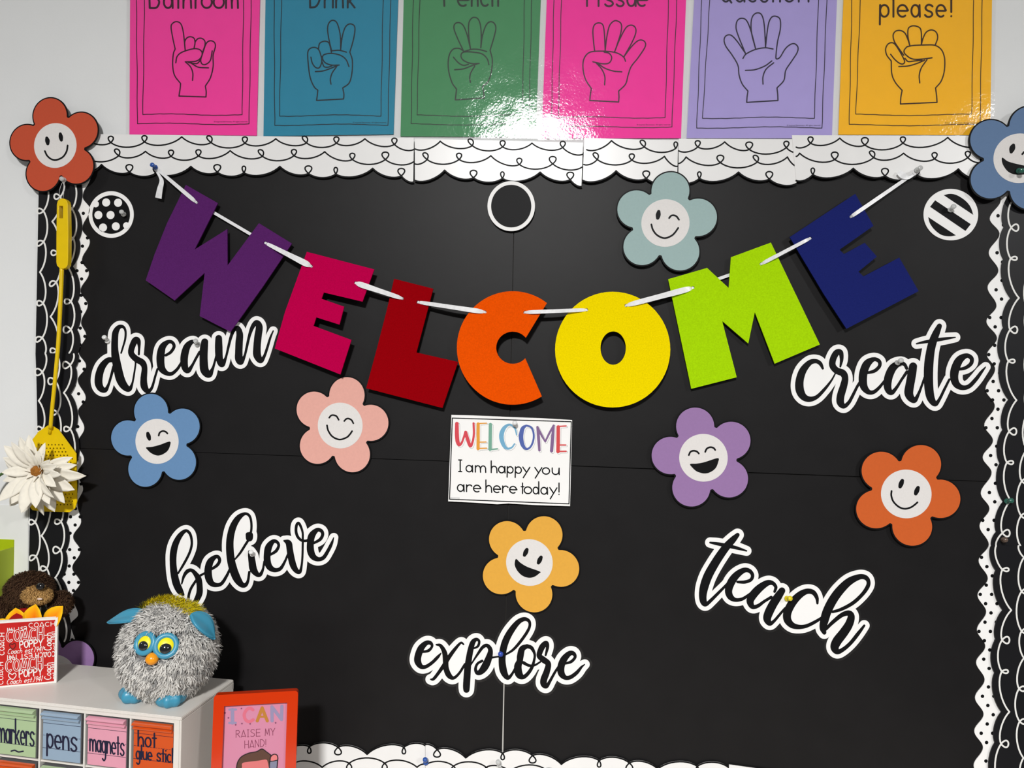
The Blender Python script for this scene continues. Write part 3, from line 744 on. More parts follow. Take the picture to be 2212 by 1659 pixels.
flower('red orange smiling flower on the top left corner of the border', 119.9, 314.6, -12, (206, 84, 54), .0165,
    [cat(c1([(372, 1098, 11), (377, 1120, 18), (380, 1145, 12)])), cat(c1([(480, 1065, 11), (484, 1090, 17), (488, 1115, 12)])), wr(c1([(357, 1203), (375, 1240), (410, 1268), (450, 1273), (500, 1250), (530, 1205), (538, 1158)]), 1.8)])
flower('grey blue flower with a laughing mouth on the top right corner', 2201.5, 342.1, 16, (102, 130, 168), .0165,
    [cat(cT([(1085, 485, 18), (1072, 520, 32), (1060, 560, 18)])), wr(cT([(1185, 585), (1215, 555), (1260, 555), (1295, 595)]), 2)],
    [cT([(960, 625), (1020, 665), (1100, 690), (1210, 715), (1300, 735), (1290, 780), (1220, 810), (1120, 815), (1040, 790), (990, 740), (960, 680)])])
flower('purple flower half hidden behind the white drawer unit', 120, 1462, -23.5, (160, 124, 176), .0105)

# ------------------------------------------------------------------ brush-script words
def T(s):
    return [[tuple(map(float, q.split())) for q in st.split(',')] for st in s.split('|')]
WORDS = [
 ('dream', 'cut-out script word dream in black with a white edge', crop(180, 670, .1989), 42, .0075,
  '320 540 26,265 545 30,205 610 38,172 700 42,165 790 42,190 850 36,238 868 25,272 810 14,300 720 14,330 610 16'
  '|410 465 9,430 400 10,455 310 11,457 225 12,430 180 16,385 185 24,350 240 34,341 320 36,340 420 38,350 520 44,368 610 46,398 740 48,440 820 42,495 858 28,530 800 12,552 690 10,567 580 9,560 545 10'
  '|602 480 11,606 400 14,596 335 26,565 325 34,528 400 33,520 470 32,570 528 34,640 570 35,664 630 31,655 750 36,662 830 38,700 880 24,745 840 15,780 720 12,805 640 12'
  '|895 490 14,950 455 16,985 395 17,965 350 18,920 345 22,862 395 36,840 480 43,838 570 42,855 640 38,905 685 25,960 690 20,1020 640 16,1065 570 14'
  '|1240 375 14,1190 340 20,1130 390 36,1100 480 41,1094 570 40,1110 640 34,1142 655 26,1185 595 15,1225 520 14,1262 455 14'
  '|1318 345 38,1308 430 44,1306 530 44,1316 650 46,1365 700 34,1402 640 17,1425 570 12,1445 490 12'
  '|1470 305 36,1470 400 41,1476 520 39,1505 588 32,1545 520 14,1575 400 14,1600 300 16,1632 220 20,1675 195 26,1698 260 36,1692 350 40,1688 450 40,1690 530 42,1712 562 30,1750 500 14,1775 400 14,1802 280 16,1838 180 22,1880 135 28,1910 180 37,1896 290 40,1886 400 40,1888 490 42,1925 548 29,1965 500 16,2000 400 14,2030 300 12,2062 225 7'),
 ('create', 'cut-out script word create in black with a white edge', crop(1690, 670, .20796), 46, .0068,
  '420 605 12,395 555 20,350 530 22,285 545 28,215 625 38,180 730 42,182 830 44,220 900 36,285 925 28,360 900 20,440 820 16,510 730 10,552 655 7'
  '|603 585 10,616 510 19,606 440 26,566 440 32,530 500 34,520 570 34,560 625 34,630 655 36,652 710 34,636 790 38,606 890 40,604 960 38,640 998 24,690 960 18,730 890 16,780 790 14,825 720 14'
  '|890 650 14,960 630 18,1010 580 18,1005 530 20,950 510 22,882 555 40,845 640 43,836 730 43,850 800 38,895 850 26,950 850 20,1010 800 16,1065 730 12'
  '|1292 605 16,1268 562 18,1220 552 26,1152 595 40,1108 680 43,1092 770 41,1105 835 34,1140 855 24,1190 800 16,1240 720 14,1295 640 16'
  '|1358 585 42,1346 660 45,1330 750 45,1315 870 45,1368 938 28,1410 880 16,1450 780 12,1485 680 12'
  '|1632 165 26,1602 230 36,1566 320 42,1540 420 44,1522 560 48,1518 700 48,1525 830 46,1545 920 40,1588 974 26,1630 930 16,1680 830 14,1735 720 12|1395 348 8,1480 330 15,1600 310 18,1700 295 15,1797 282 6'
  '|1830 615 14,1900 600 18,1960 555 20,1965 500 22,1915 472 24,1842 515 40,1796 610 45,1785 700 42,1810 770 36,1870 805 26,1940 790 22,2010 720 20,2070 640 15,2112 590 5'),
 ('believe', 'cut-out script word believe in black with a white edge', crop(340, 1080, .18987), 47, .0072,
  '235 835 10,290 745 14,350 635 14,385 540 14,390 460 14,370 385 16,325 350 18,265 395 28,210 490 36,182 600 39,178 720 38,190 840 41,215 950 43,255 1035 38,292 1078 16'
  '|276 955 8,300 870 16,340 812 22,388 800 20,430 838 26,468 900 34,480 980 34,478 1060 36,450 1130 32,420 1175 26|440 915 14,385 1000 15,357 1080 15,352 1150 16|466 872 14,545 828 12'
  '|620 785 14,680 742 18,708 690 18,690 648 20,650 652 24,600 705 38,577 790 42,582 880 42,612 945 34,670 968 24,730 950 20,790 860 16,832 765 12'
  '|882 675 9,940 605 13,1000 510 14,1042 440 14,1068 340 13,1066 240 13,1042 175 15,990 158 18,920 205 32,862 300 39,830 420 41,823 540 43,836 680 45,866 800 47,905 895 45,955 962 32,1000 968 24,1030 920 16,1045 820 14'
  '|1030 393 26,1060 393 26,1058 440 26,1034 440 26,1030 393 26'
  '|1050 590 20,1066 640 36,1076 700 40,1090 785 42,1132 845 28,1170 848 22,1200 790 14,1216 700 12'
  '|1290 620 14,1350 580 18,1380 520 16,1360 478 18,1315 472 24,1266 535 39,1249 620 39,1251 700 39,1277 765 35,1335 798 25,1400 780 20,1450 700 14,1487 610 11'
  '|1442 464 10,1492 490 34,1505 560 36,1520 650 38,1545 745 37,1582 806 28,1620 818 20,1640 750 13,1650 640 12,1653 520 12,1654 440 12,1652 370 12,1632 305 14,1605 262 15,1582 290 16,1577 360 16,1597 420 16,1640 460 15,1690 465 15,1720 450 13'
  '|1780 490 14,1850 450 18,1880 395 18,1865 352 20,1815 342 24,1757 405 39,1740 490 39,1743 580 41,1772 645 35,1830 675 25,1890 655 22,1940 580 20,1980 500 17,2006 428 5'),
 ('explore', 'cut-out script word explore in black with a white edge', crop(860, 1300, .1989), 49, .0066,
  '265 545 12,330 530 16,368 485 14,352 448 20,305 448 26,248 505 36,216 590 38,214 650 37,247 702 26,300 705 20,370 660 18,430 600 17,466 558 6'
  '|415 466 9,460 476 18,502 545 26,515 630 30,520 720 30,550 796 30,600 828 18,660 780 14,725 680 14|711 462 9,680 446 12,620 510 18,560 590 22,510 670 22,440 770 18,385 838 16,352 842 7'
  '|828 505 9,868 480 14,880 430 14,850 408 18,812 440 28,787 520 32,768 620 34,755 720 36,748 820 38,742 915 38,742 955 34'
  '|790 685 7,830 620 10,870 560 14,920 492 18,968 476 20,1002 525 25,985 610 36,945 700 41,900 758 32,860 772 22,840 730 16,862 672 14,912 642 14|1000 610 12,1060 600 9,1110 592 9'
  '|1170 572 10,1250 520 14,1330 430 16,1400 330 16,1430 260 15,1420 208 17,1370 188 22,1302 222 28,1222 322 35,1166 430 38,1137 540 38,1129 640 38,1141 740 40,1170 806 30,1200 825 20,1240 780 14,1278 710 12'
  '|1400 482 22,1347 512 33,1327 590 37,1320 645 34,1300 705 41,1312 785 41,1352 818 25,1400 790 20,1450 720 18,1476 640 14,1483 570 14,1450 502 20,1400 482 22|1362 662 18,1420 692 15,1480 690 12,1530 662 10,1562 640 8'
  '|1602 580 11,1622 495 18,1608 450 26,1570 482 32,1542 540 31,1534 590 29,1582 632 33,1630 675 31,1614 760 35,1582 845 37,1582 895 34,1612 918 22,1650 860 16,1700 770 14,1745 700 12'
  '|1820 670 12,1880 650 16,1922 602 16,1905 562 22,1860 562 28,1802 622 37,1770 700 39,1772 775 37,1812 822 25,1870 820 22,1940 770 20,1990 710 13,2027 680 5'),
 ('teach', 'cut-out script word teach in black with a white edge', crop(1480, 1120, .1989), 46, .0066,
  '570 178 22,520 230 35,450 305 42,380 400 45,310 510 47,250 620 49,210 730 48,192 830 42,200 905 36,228 932 22,290 880 18,360 810 16,430 740 14,505 660 14|272 262 10,350 275 18,450 295 20,560 320 18,667 352 8'
  '|570 690 14,650 690 18,715 665 18,732 615 19,700 570 22,640 562 28,562 612 38,502 690 43,472 780 40,490 848 34,545 884 22,620 875 18,690 830 14,745 785 12'
  '|972 795 14,985 745 18,950 702 22,890 702 32,802 762 42,732 840 44,706 900 39,732 958 26,790 950 20,860 900 16,935 855 16'
  '|1052 785 36,1008 850 44,950 940 47,902 1040 47,892 1098 40,922 1142 24,970 1110 16,1030 1040 14,1085 975 12'
  '|1437 922 12,1430 860 20,1390 802 26,1320 792 30,1240 835 38,1162 920 44,1112 1020 45,1112 1100 42,1160 1158 33,1230 1178 25,1310 1170 20,1400 1130 18,1485 1078 14'
  '|1602 1015 14,1700 985 18,1820 920 20,1920 830 20,1983 740 22,1990 680 22,1957 640 26,1890 635 30,1782 685 41,1682 780 47,1602 890 49,1542 1010 49,1512 1110 46,1497 1190 36,1512 1240 22'
  '|1532 1200 16,1600 1130 20,1700 1050 24,1775 1028 30,1804 1065 38,1780 1150 45,1722 1240 49,1652 1330 51,1624 1400 45,1655 1448 28,1720 1420 22,1800 1350 20,1880 1250 20,1946 1163 12'),
]
for w, lab, c, grow, d, s in WORDS:
    st = [cat(c(q), 8) for q in T(s)]
    sc = (c([(1000, 0)])[0][0]-c([(0, 0)])[0][0])/1000
    A = np.array([p[:2] for q in st for p in q]); cen = A.mean(0)
    root = thing('word_cutout', lab, 'word cutout', P(cen[0], cen[1], d), 'script word cutouts')
    R = Raster(st, .7, pad=grow*sc+4)
    if w in ('teach', 'explore', 'dream'): plate('clear_margin', Raster(st, .7, pad=grow*sc*1.6+6).loops(grow*sc*1.55, outer=True), wallmap(d-.0006), NW, .0001, film_mat('margin_film', rough=.25, weight=.5, bump=.15), root)
    plate('white_card', R.loops(grow*sc, outer=True), wallmap(d), NW, .0008, M_WHITE, root)
    plate('black_lettering', R.loops(0), wallmap(d+.0003), NW, .0004, M_INK, root)

# ------------------------------------------------------------------ felt letters on a ribbon
q1 = crop(160, 360, .27125); q2 = crop(580, 520, .27125); q3 = crop(1100, 520, .27125); q4 = crop(1400, 340, .27125)
def felt(name, c): return mat(name, rgb(*c, .92), .95, .04, var=.10, vscale=500, bump=.5, bscale=700)
def arcp(cx, cy, rx, ry, a0, a1, n=36): return [(cx+rx*math.cos(math.radians(a)), cy+ry*math.sin(math.radians(a))) for a in np.linspace(a0, a1, n)]
LET = [
 ('purple felt letter W, first of the banner', (88, 36, 102), .013, q1([(890, 145), (1145, 290), (960, 660), (1220, 497), (1222, 787), (1472, 450), (1735, 612), (1500, 960), (1310, 1225), (1245, 1315), (1000, 1190), (1040, 845), (800, 1065), (570, 905), (640, 700), (740, 450)]), [(424, 437), (573, 524.5)]),
 ('raspberry pink felt letter E of the banner', (192, 0, 74), .020, q2([(305, 88), (842, 228), (748, 485), (440, 412), (422, 462), (602, 525), (565, 668), (380, 610), (358, 678), (660, 790), (572, 1065), (50, 858), (130, 570)]), [(672, 575), (768, 611)]),
 ('dark red felt letter L of the banner', (150, 0, 10), .0155, q2([(1000, 303), (1312, 382), (1178, 890), (1510, 965), (1385, 1332), (778, 1175), (860, 870), (940, 560)]), [(868.5, 644.5), (903, 652.6)]),
 ('orange felt letter C of the banner', (240, 84, 2), .021, q2(arcp(1945, 852, 445, 450, -52.3, -180)+arcp(1945, 852, 445, 454, 180, 58.6)+arcp(1945, 852, 132, 128, 41, 180, 20)+arcp(1945, 852, 132, 128, 180, 322, 20)), [(1047.5, 674), (1134, 674.6)]),
 ('yellow felt letter O of the banner', (248, 222, 0), .0155, q3(arcp(824, 867, 459, 461, 0, 354, 60)), [(1267, 669.3), (1352.5, 659.7)]),
 ('lime green felt letter M of the banner', (172, 222, 10), .0115, q4([(160, 970), (470, 880), (642, 1040), (660, 795), (978, 678), (1368, 1490), (1008, 1643), (850, 1232), (798, 1482), (590, 1303), (706, 1751), (344, 1843)]), [(1497, 621.5), (1644.5, 570)]),
 ('navy blue felt letter E, last of the banner', (30, 38, 106), .014, q4([(1128, 635), (1650, 290), (1795, 545), (1525, 735), (1560, 770), (1725, 680), (1822, 790), (1675, 910), (1715, 948), (2000, 798), (2155, 1065), (1580, 1365), (1400, 1090), (1185, 730)]), [(1750.5, 514.5), (1838.5, 468)]),
]
LD = []
for k, (lab, col, d, poly, hol) in enumerate(LET):
    d = d*1.28
    root = thing('felt_letter', lab, 'letter', ctr(poly, d), 'felt letters of the welcome banner')
    loops = [poly]
    if 'letter O' in lab: loops.append(q3(ell(828, 855, 101, 133, 40)))
    loops += [ell(x, y, 3.6, 3.6, 14) for x, y in hol]
    plate('felt_shape', loops, wallmap(d), NW, .0022, felt('felt_%d' % k, col), root)
    LD.append((d, hol))
PIN_L, PIN_R = (335.5, 362), (1981, 370)
path = [(PIN_L[0], PIN_L[1], .014, 6.0)]
wid = [(7.5, 8.5), (8, 13), (12, 9), (8, 10), (8, 7.5), (10, 12), (7.5, 7), (6.5, 8)]
for k, (d, hol) in enumerate(LD):
    (ax, ay), (bx, by) = hol
    pw = wid[k][1]; nw = wid[k+1][0]
    px_, py_ = path[-1][:2]
    fr_ = d+.0022
    if len(path) > 1: path.append((px_+(ax-px_)*.12, py_+(ay-py_)*.12, LD[k-1][0]+.0025, wid[k][0]))
    mid_d = fr_ if len(path) < 2 else max(fr_, LD[k-1][0]+.0022)
    path.append((px_+(ax-px_)*.5, py_+(ay-py_)*.5, mid_d+.0006, (wid[k][0]+wid[k][1])/2))
    path.append((px_+(ax-px_)*.88, py_+(ay-py_)*.88, fr_+.0004, pw))
    path.append((ax, ay, d-.001, 5.0))
    path.append((ax+(bx-ax)*.12, ay+(by-ay)*.12, d-.0042, 6.5))
    path.append((ax+(bx-ax)*.88, ay+(by-ay)*.88, d-.0042, 6.5))
    path.append((bx, by, d-.001, 5.0))
px_, py_ = path[-1][:2]
path.append((px_+(PIN_R[0]-px_)*.08, py_+(PIN_R[1]-py_)*.08, LD[-1][0]+.002, 7.5))
path.append(((px_+PIN_R[0])/2, (py_+PIN_R[1])/2, .0145, 7.5))
path.append((PIN_R[0], PIN_R[1], .0145, 6.0))
def tape(name, path, root, n=5, thick=.0005, mtl=None):
    C = cat(path, n)
    W = np.array([P(p[0], p[1], p[2]) for p in C]); sc = D_PX
    V, Fc = [], []
    for i in range(len(C)):
        a = W[max(0, i-1)]; b = W[min(len(C)-1, i+1)]; tg = b-a; tg[1] = 0
        L = np.linalg.norm(tg); tg = tg/L if L > 1e-9 else np.array([1, 0, 0.])
        sd = np.cross(tg, NW); h = C[i][3]*sc/2
        V += [W[i]+sd*h, W[i]-sd*h, W[i]-sd*h-NW*thick, W[i]+sd*h-NW*thick]
        if i:
            q = 4*i
            for e in range(4): Fc.append((q-4+e, q-4+(e+1) % 4, q+(e+1) % 4, q+e))
    Fc += [(0, 1, 2, 3), tuple(len(V)-4+e for e in (3, 2, 1, 0))]
    return obj_from(name, V, Fc, mtl or M_SATIN, root)
D_PX = 1.175/FPX
rib = thing('ribbon', 'white satin ribbon threaded through the felt letters', 'ribbon', P(1106, 650, .01))
tape('band', path, rib)
tape('tail', [(337, 368, .0145, 5), (345, 381, .0155, 6), (349, 392, .0165, 10), (345, 410, .0165, 13), (342, 428, .015, 15)], rib)
tape('tail', [(1976, 375, .0145, 5), (1962, 383, .0155, 8), (1950, 378, .017, 14), (1940, 371, .018, 9)], rib)
tape('knot', [(332, 360, .0155, 8), (337, 363, .0165, 11), (342, 369, .0155, 7)], rib)
tape('knot', [(1985, 366, .0155, 7), (1979, 371, .0165, 10), (1973, 376, .0155, 7)], rib)

# ------------------------------------------------------------------ welcome card
kC = crop(960, 885, .1311)
dC = .0105
card = thing('welcome_card', 'small white welcome card with rainbow capitals under the orange C', 'card', P(1104, 995, dC))
plate('card', [kC([(115, 85), (400, 92), (900, 112), (1110, 122), (1600, 140), (2105, 170), (2095, 560), (2085, 1000), (2070, 1590), (1500, 1572), (1050, 1545), (870, 1558), (500, 1532), (62, 1510), (80, 1000), (100, 500)])], wallmap(dC), NW, .0007, M_WHITE, card)
Wc = wallmap(dC+.0002)
ink('frame_line', [rr(kC([(130, 138), (2090, 198), (2052, 1552), (85, 1475), (130, 138)]), 1.05)], Wc, NW, M_INK, card, step=.5)
CW = [((206, 62, 74), ['205 230 30,205 400 34,216 520 33,242 578 26,282 550 18,318 460 17,350 370 24', '350 372 24,380 480 29,425 595 26,462 540 18,486 400 18,480 225 18'], 'red'),
      ((222, 150, 46), ['556 235 27,555 640 27', '545 228 9,695 222 9', '580 535 9,685 532 9', '550 640 10,695 635 10'], 'amber'),
      ((112, 162, 142), ['758 245 28,752 650 28', '750 658 12,872 645 12'], 'sage'),
      ((108, 164, 196), ['1190 412 11,1165 315 13,1110 258 15,1050 250 18,982 305 31,942 400 38,946 500 36,986 600 29,1042 642 18,1112 620 14,1156 562 11'], 'sky'),
      ((72, 92, 162), ['1350 260 15,1292 305 31,1266 400 37,1264 480 37,1292 588 31,1350 648 18,1420 610 16,1466 500 16,1468 380 16,1428 290 16,1350 260 15'], 'indigo'),
      ((122, 90, 136), ['1532 285 18,1550 450 25,1565 668 20', '1532 288 18,1590 400 19,1662 528 13', '1662 528 13,1722 400 17,1800 262 18', '1800 264 18,1784 450 27,1766 678 27'], 'violet'),
      ((206, 62, 64), ['1876 285 29,1872 688 29', '1862 276 11,2005 268 11', '1895 582 11,2000 582 11', '1865 688 12,2005 686 12'], 'scarlet')]
for k, (col, ss, nm) in enumerate(CW):
    st = [cat(kC([tuple(map(float, q.split())) for q in s.split(',')]), 7) for s in ss]
    sh = [[(x+2.2, y+2.2, r) for x, y, r in q] for q in st]
    R = Raster(sh, .35); lo = R.loops(.35); R2 = R.loops(-.1)
    plate('letter_shadow_line', lo+R2, wallmap(dC+.00015), NW, .0002, mat('grey_outline', (.16, .16, .17), .5), card)
    ink('capital_letter', st, wallmap(dC+.0003), NW, mat('card_ink_'+nm, rgb(*col, 1.05), .5), card, step=.4)
def kspec(s): return [(a, 960+b*.1311, 960+c*.1311) for a, b, c in s]
ink('lettering', letters(kspec([('I', 225, 295), ('a', 352, 470), ('m', 503, 688), ('h', 765, 872), ('a', 887, 1005), ('p', 1030, 1138), ('p', 1163, 1275), ('y', 1287, 1410), ('y', 1485, 1608), ('o', 1612, 1735), ('u', 1768, 1897)]), (960+250*.1311, 885+1020*.1311), 33*.76, 1.35, slope=.030)
    + letters(kspec([('a', 210, 330), ('r', 355, 455), ('e', 475, 598), ('h', 677, 785), ('e', 805, 925), ('r', 950, 1050), ('e', 1070, 1192), ('t', 1262, 1312), ('o', 1312, 1438), ('d', 1457, 1562), ('a', 1585, 1705), ('y', 1732, 1856), ('!', 1868, 1908)]), (960+250*.1311, 885+1345*.1311), 33*.80, 1.35, slope=.034), Wc, NW, M_INK, card, step=.45)
ink('credit_line', [rr([(972.5+i*2.1, 1075.4+i*.06), (973.6+i*2.1, 1075.4+i*.06)], .5) for i in range(10)], Wc, NW, mat('grey_outline', (.16, .16, .17)), card, step=.3)

# ------------------------------------------------------------------ push pins
def plastic(n, c, tr=0.0): return mat(n, c, .18, .5, trans=tr)
M_CLEAR = film_mat('clear_plastic', rough=.05, weight=3.0, bump=0.0)
PCOL = {'clear': mat('frosted_clear_plastic', (.85, .86, .85), .12, .6, trans=.5), 'white': plastic('white_plastic', (.75, .75, .74)), 'blue': plastic('blue_plastic', rgb(46, 84, 160)), 'yellow': plastic('yellow_plastic', rgb(220, 200, 20)),
        'green': plastic('dark_green_plastic', rgb(40, 92, 78)), 'brown': plastic('brown_plastic', rgb(92, 76, 66)), 'royal': plastic('royal_blue_plastic', rgb(40, 70, 170))}
def lathe(prof, o, ax, n=16):
    ax = ax/np.linalg.norm(ax); u = np.cross(ax, [0, 0, 1.0]); u /= np.linalg.norm(u); v = np.cross(ax, u)
    V, Fc = [], []
    for h, r in prof:
        for k in range(n):
            a = 2*math.pi*k/n; V.append(o+ax*h+(u*math.cos(a)+v*math.sin(a))*r)
    for i in range(len(prof)-1):
        for k in range(n):
            Fc.append((i*n+k, i*n+(k+1) % n, (i+1)*n+(k+1) % n, (i+1)*n+k))
    Fc += [tuple(range(n)), tuple(range((len(prof)-1)*n, len(prof)*n))[::-1]]
    return V, Fc
M_STEEL = mat('steel', (.6, .6, .6), .3, .5, metal=1)
PINS = [((138, 389), (133, 386), 'clear', .0175, 'clear push pin in the red orange corner flower'), ((267.5, 463.5), (262, 457), 'clear', .0068, 'clear push pin in the polka dot circle'),
  ((336, 362), (328, 355.5), 'blue', .0165, 'blue push pin holding the left end of the ribbon'), ((233, 738), (224, 727), 'white', .008, 'pale push pin at the left of dream'),
  ((426.6, 745), (421.7, 735), 'clear', .008, 'clear push pin in the middle of dream'), ((1112.5, 917), (1112, 913), 'white', .0108, 'white push pin in the welcome card'),
  ((546, 1198), (541.6, 1192), 'white', .0075, 'white push pin in believe'), ((1082, 1413.5), (1080.8, 1412.5), 'royal', .007, 'blue push pin in explore'),
  ((1699, 1293), (1708, 1292.6), 'yellow', .007, 'yellow push pin in teach'), ((1937.5, 784), (1948, 777.5), 'clear', .0072, 'clear push pin in create'),
  ((1980.4, 368), (1989, 362), 'clear', .0165, 'clear push pin holding the right end of the ribbon'), ((2052.3, 454.4), (2061, 444.7), 'clear', .0068, 'clear push pin in the striped circle'),
  ((2200, 369), (2208, 368.5), 'green', .0178, 'green push pin in the corner flower mouth'), ((2173.7, 1083), (2186.2, 1081), 'green', .0088, 'dark green push pin in the right border'),
  ((2168, 1166.5), (2172, 1166), 'brown', .0088, 'brown push pin in the right border'), ((920, 1648), (918, 1640), 'blue', .0091, 'blue push pin in the bottom border'),
  ((1079, 1653), (1075.5, 1645), 'clear', .0091, 'clear push pin in the bottom border')]
for (bu, bv), (hu, hv), cn, d, lab in PINS:
    b = P(bu, bv, d); h = P(hu, hv, d+.0135); ax = h-b; L = np.linalg.norm(ax); ax = ax/L
    root = thing('push_pin', lab, 'push pin', b, 'push pins on the board')
    s = L/.0145
    V, Fc = lathe([(0, .0012), (.0003, .0036), (.0018, .0042), (.0030, .0036), (.0036, .0021), (.0090*s, .0018), (.0100*s, .0030), (.0108*s, .0036), (.0134*s, .0037), (.0145*s, .0028)], b, ax)
    obj_from('grip', V, Fc, PCOL[cn], root, smooth=True)
    V, Fc = lathe([(-.004, .0002), (-.003, .0005), (.001, .0005)], b, ax, 8)
    obj_from('needle', V, Fc, M_STEEL, root)

# ------------------------------------------------------------------ shared builders for the solid things
rng = random.Random(7)
nrng = np.random.default_rng(11)
def bevelmod(o, w, seg=3, ang=40):
    m = o.modifiers.new('bevel', 'BEVEL'); m.width = w; m.segments = seg; m.limit_method = 'ANGLE'; m.angle_limit = math.radians(ang)
    return o
def tube(name, pts, rad, material, root, n=10, sub=6, caps=True):
    """pts: (x, y, z) world; rad: scalar or list."""
    r = [rad]*len(pts) if np.isscalar(rad) else rad
    C = cat([tuple(p)+(0,) for p in pts], sub) if len(pts) > 2 else [tuple(p)+(0,) for p in pts]
    C = np.array(C)[:, :3]; R = np.interp(np.linspace(0, len(r)-1, len(C)), range(len(r)), r)
    V, Fc = [], []; u = None
    for i in range(len(C)):
        t = C[min(i+1, len(C)-1)]-C[max(i-1, 0)]; t /= np.linalg.norm(t)
        if u is None:
            u = np.cross(t, [0.3, 0.9, 0.2]); 
        u = u-t*(u@t); u /= np.linalg.norm(u); v = np.cross(t, u)
        for k in range(n):
            a = 2*math.pi*k/n; V.append(C[i]+(u*math.cos(a)+v*math.sin(a))*R[i])
        if i:
            for k in range(n): Fc.append(((i-1)*n+k, (i-1)*n+(k+1) % n, i*n+(k+1) % n, i*n+k))
    if caps: Fc += [tuple(range(n))[::-1], tuple(range(len(V)-n, len(V)))]
    return obj_from(name, V, Fc, material, root, smooth=True)
def blob(name, c, rad, material, root, rot=None, nu=28, nv=16, lump=0.0, fn=None):
    c = np.asarray(c, float); M = np.eye(3) if rot is None else np.asarray(rot, float)
    V, Fc = [], []
    for j in range(nv+1):
        th = math.pi*j/nv
        for i in range(nu):
            ph = 2*math.pi*i/nu
            d = np.array([math.sin(th)*math.cos(ph), math.sin(th)*math.sin(ph), math.cos(th)])
            s = 1+lump*(math.sin(5*d[0]+3*d[2])+math.sin(6*d[1]-4*d[2]+1)+math.sin(7*d[2]+2*d[0]))/3
            p = d*np.asarray(rad)*s
            if fn: p = fn(d, p)
            V.append(c+M@p)
    for j in range(nv):
        for i in range(nu):
            Fc.append((j*nu+i, j*nu+(i+1) % nu, (j+1)*nu+(i+1) % nu, (j+1)*nu+i))
    o = obj_from(name, V, Fc, material, root, smooth=True)
    bm = bmesh.new(); bm.from_mesh(o.data); bmesh.ops.remove_doubles(bm, verts=bm.verts, dist=1e-7); bm.to_mesh(o.data); bm.free()
    return o
def fur(name, c, rad, material, root, count, length, width, colour, rot=None, mask=None, droop=.4, comb=(0, 0, -1)):
    """Short tapered tufts standing on an ellipsoid; colour(dir, k) -> (root rgb, tip rgb)."""
    c = np.asarray(c, float); M = np.eye(3) if rot is None else np.asarray(rot, float); rad = np.asarray(rad, float)
    V, Fc, cols = [], [], []; cb = np.asarray(comb, float)
    n = 0
    while n < count:
        d = nrng.normal(size=3); d /= np.linalg.norm(d)
        if mask is not None and not mask(d): continue
        n += 1
        p = c+M@(d*rad*.985); nr = M@(d/rad); nr /= np.linalg.norm(nr)
        tg = cb-nr*(cb@nr); tg = tg+nrng.normal(size=3)*.55; tg = tg-nr*(tg@nr); tg /= max(np.linalg.norm(tg), 1e-6)
        L = length*(.6+.8*nrng.random()); w = width*(.7+.6*nrng.random())
        side = np.cross(nr, tg)
        a = min(.97, .55+droop*nrng.random())
        p1 = p+nr*L*.5*(1.15-a*.5)+tg*L*.25*a; p2 = p1+nr*L*.5*(1-a)+tg*L*.55*a
        b = len(V)
        V += [p-side*w, p+side*w, p1-side*w*.9, p1+side*w*.9, p2]
        Fc += [(b, b+1, b+3, b+2), (b+2, b+3, b+4)]
        c0, c1_ = colour(d, nrng.random())
        mid = tuple((x+y)/2 for x, y in zip(c0, c1_))
        cols += [c0, c0, mid, mid, c1_]
    o = obj_from(name, V, Fc, material, root, recalc=False)
    at = o.data.color_attributes.new('tuft', 'FLOAT_COLOR', 'POINT')
    at.data.foreach_set('color', [x for q in cols for x in (*q, 1.0)])
    o['kind'] = 'stuff'
    return o
def leaf(name, base, tip, width, bendn, material, root, fold=.25, nl=8, col=None, fat=.5):
    """A petal: pointed, creased along the middle, bent towards bendn; has thickness."""
    base, tip, bendn = (np.asarray(q, float) for q in (base, tip, bendn))
    ax = tip-base; L = np.linalg.norm(ax); ax /= L
    side = np.cross(ax, bendn); side /= np.linalg.norm(side); nr = np.cross(side, ax)
    V, Fc, cols = [], [], []; th = .0004
    for i in range(nl+1):
        s = i/nl
        w = width/2*(math.sin(math.pi*min(1, s**fat*.97+.03))**.75)+.0004*(1-s)
        c = base+ax*L*s+nr*math.sin(math.pi*s)*L*.08
        for k in (-1, -.5, 0, .5, 1):
            V.append(c+side*w*k+nr*(abs(k)*fold*w))
            if col: cols.append(col(s, abs(k)))
    N = len(V); V += [v-nr*th for v in V]; cols += cols
    for i in range(nl):
        for k in range(4):
            a = i*5+k
            Fc.append((a, a+1, a+6, a+5)); Fc.append((N+a+5, N+a+6, N+a+1, N+a))
    for i in range(nl):
        Fc.append((i*5, i*5+5, N+i*5+5, N+i*5)); Fc.append((i*5+4, N+i*5+4, N+i*5+9, i*5+9))
    o = obj_from(name, V, Fc, material, root, smooth=True)
    if col:
        at = o.data.color_attributes.new('tuft', 'FLOAT_COLOR', 'POINT')
        at.data.foreach_set('color', [x for q in cols for x in (*q, 1.0)])
    return o

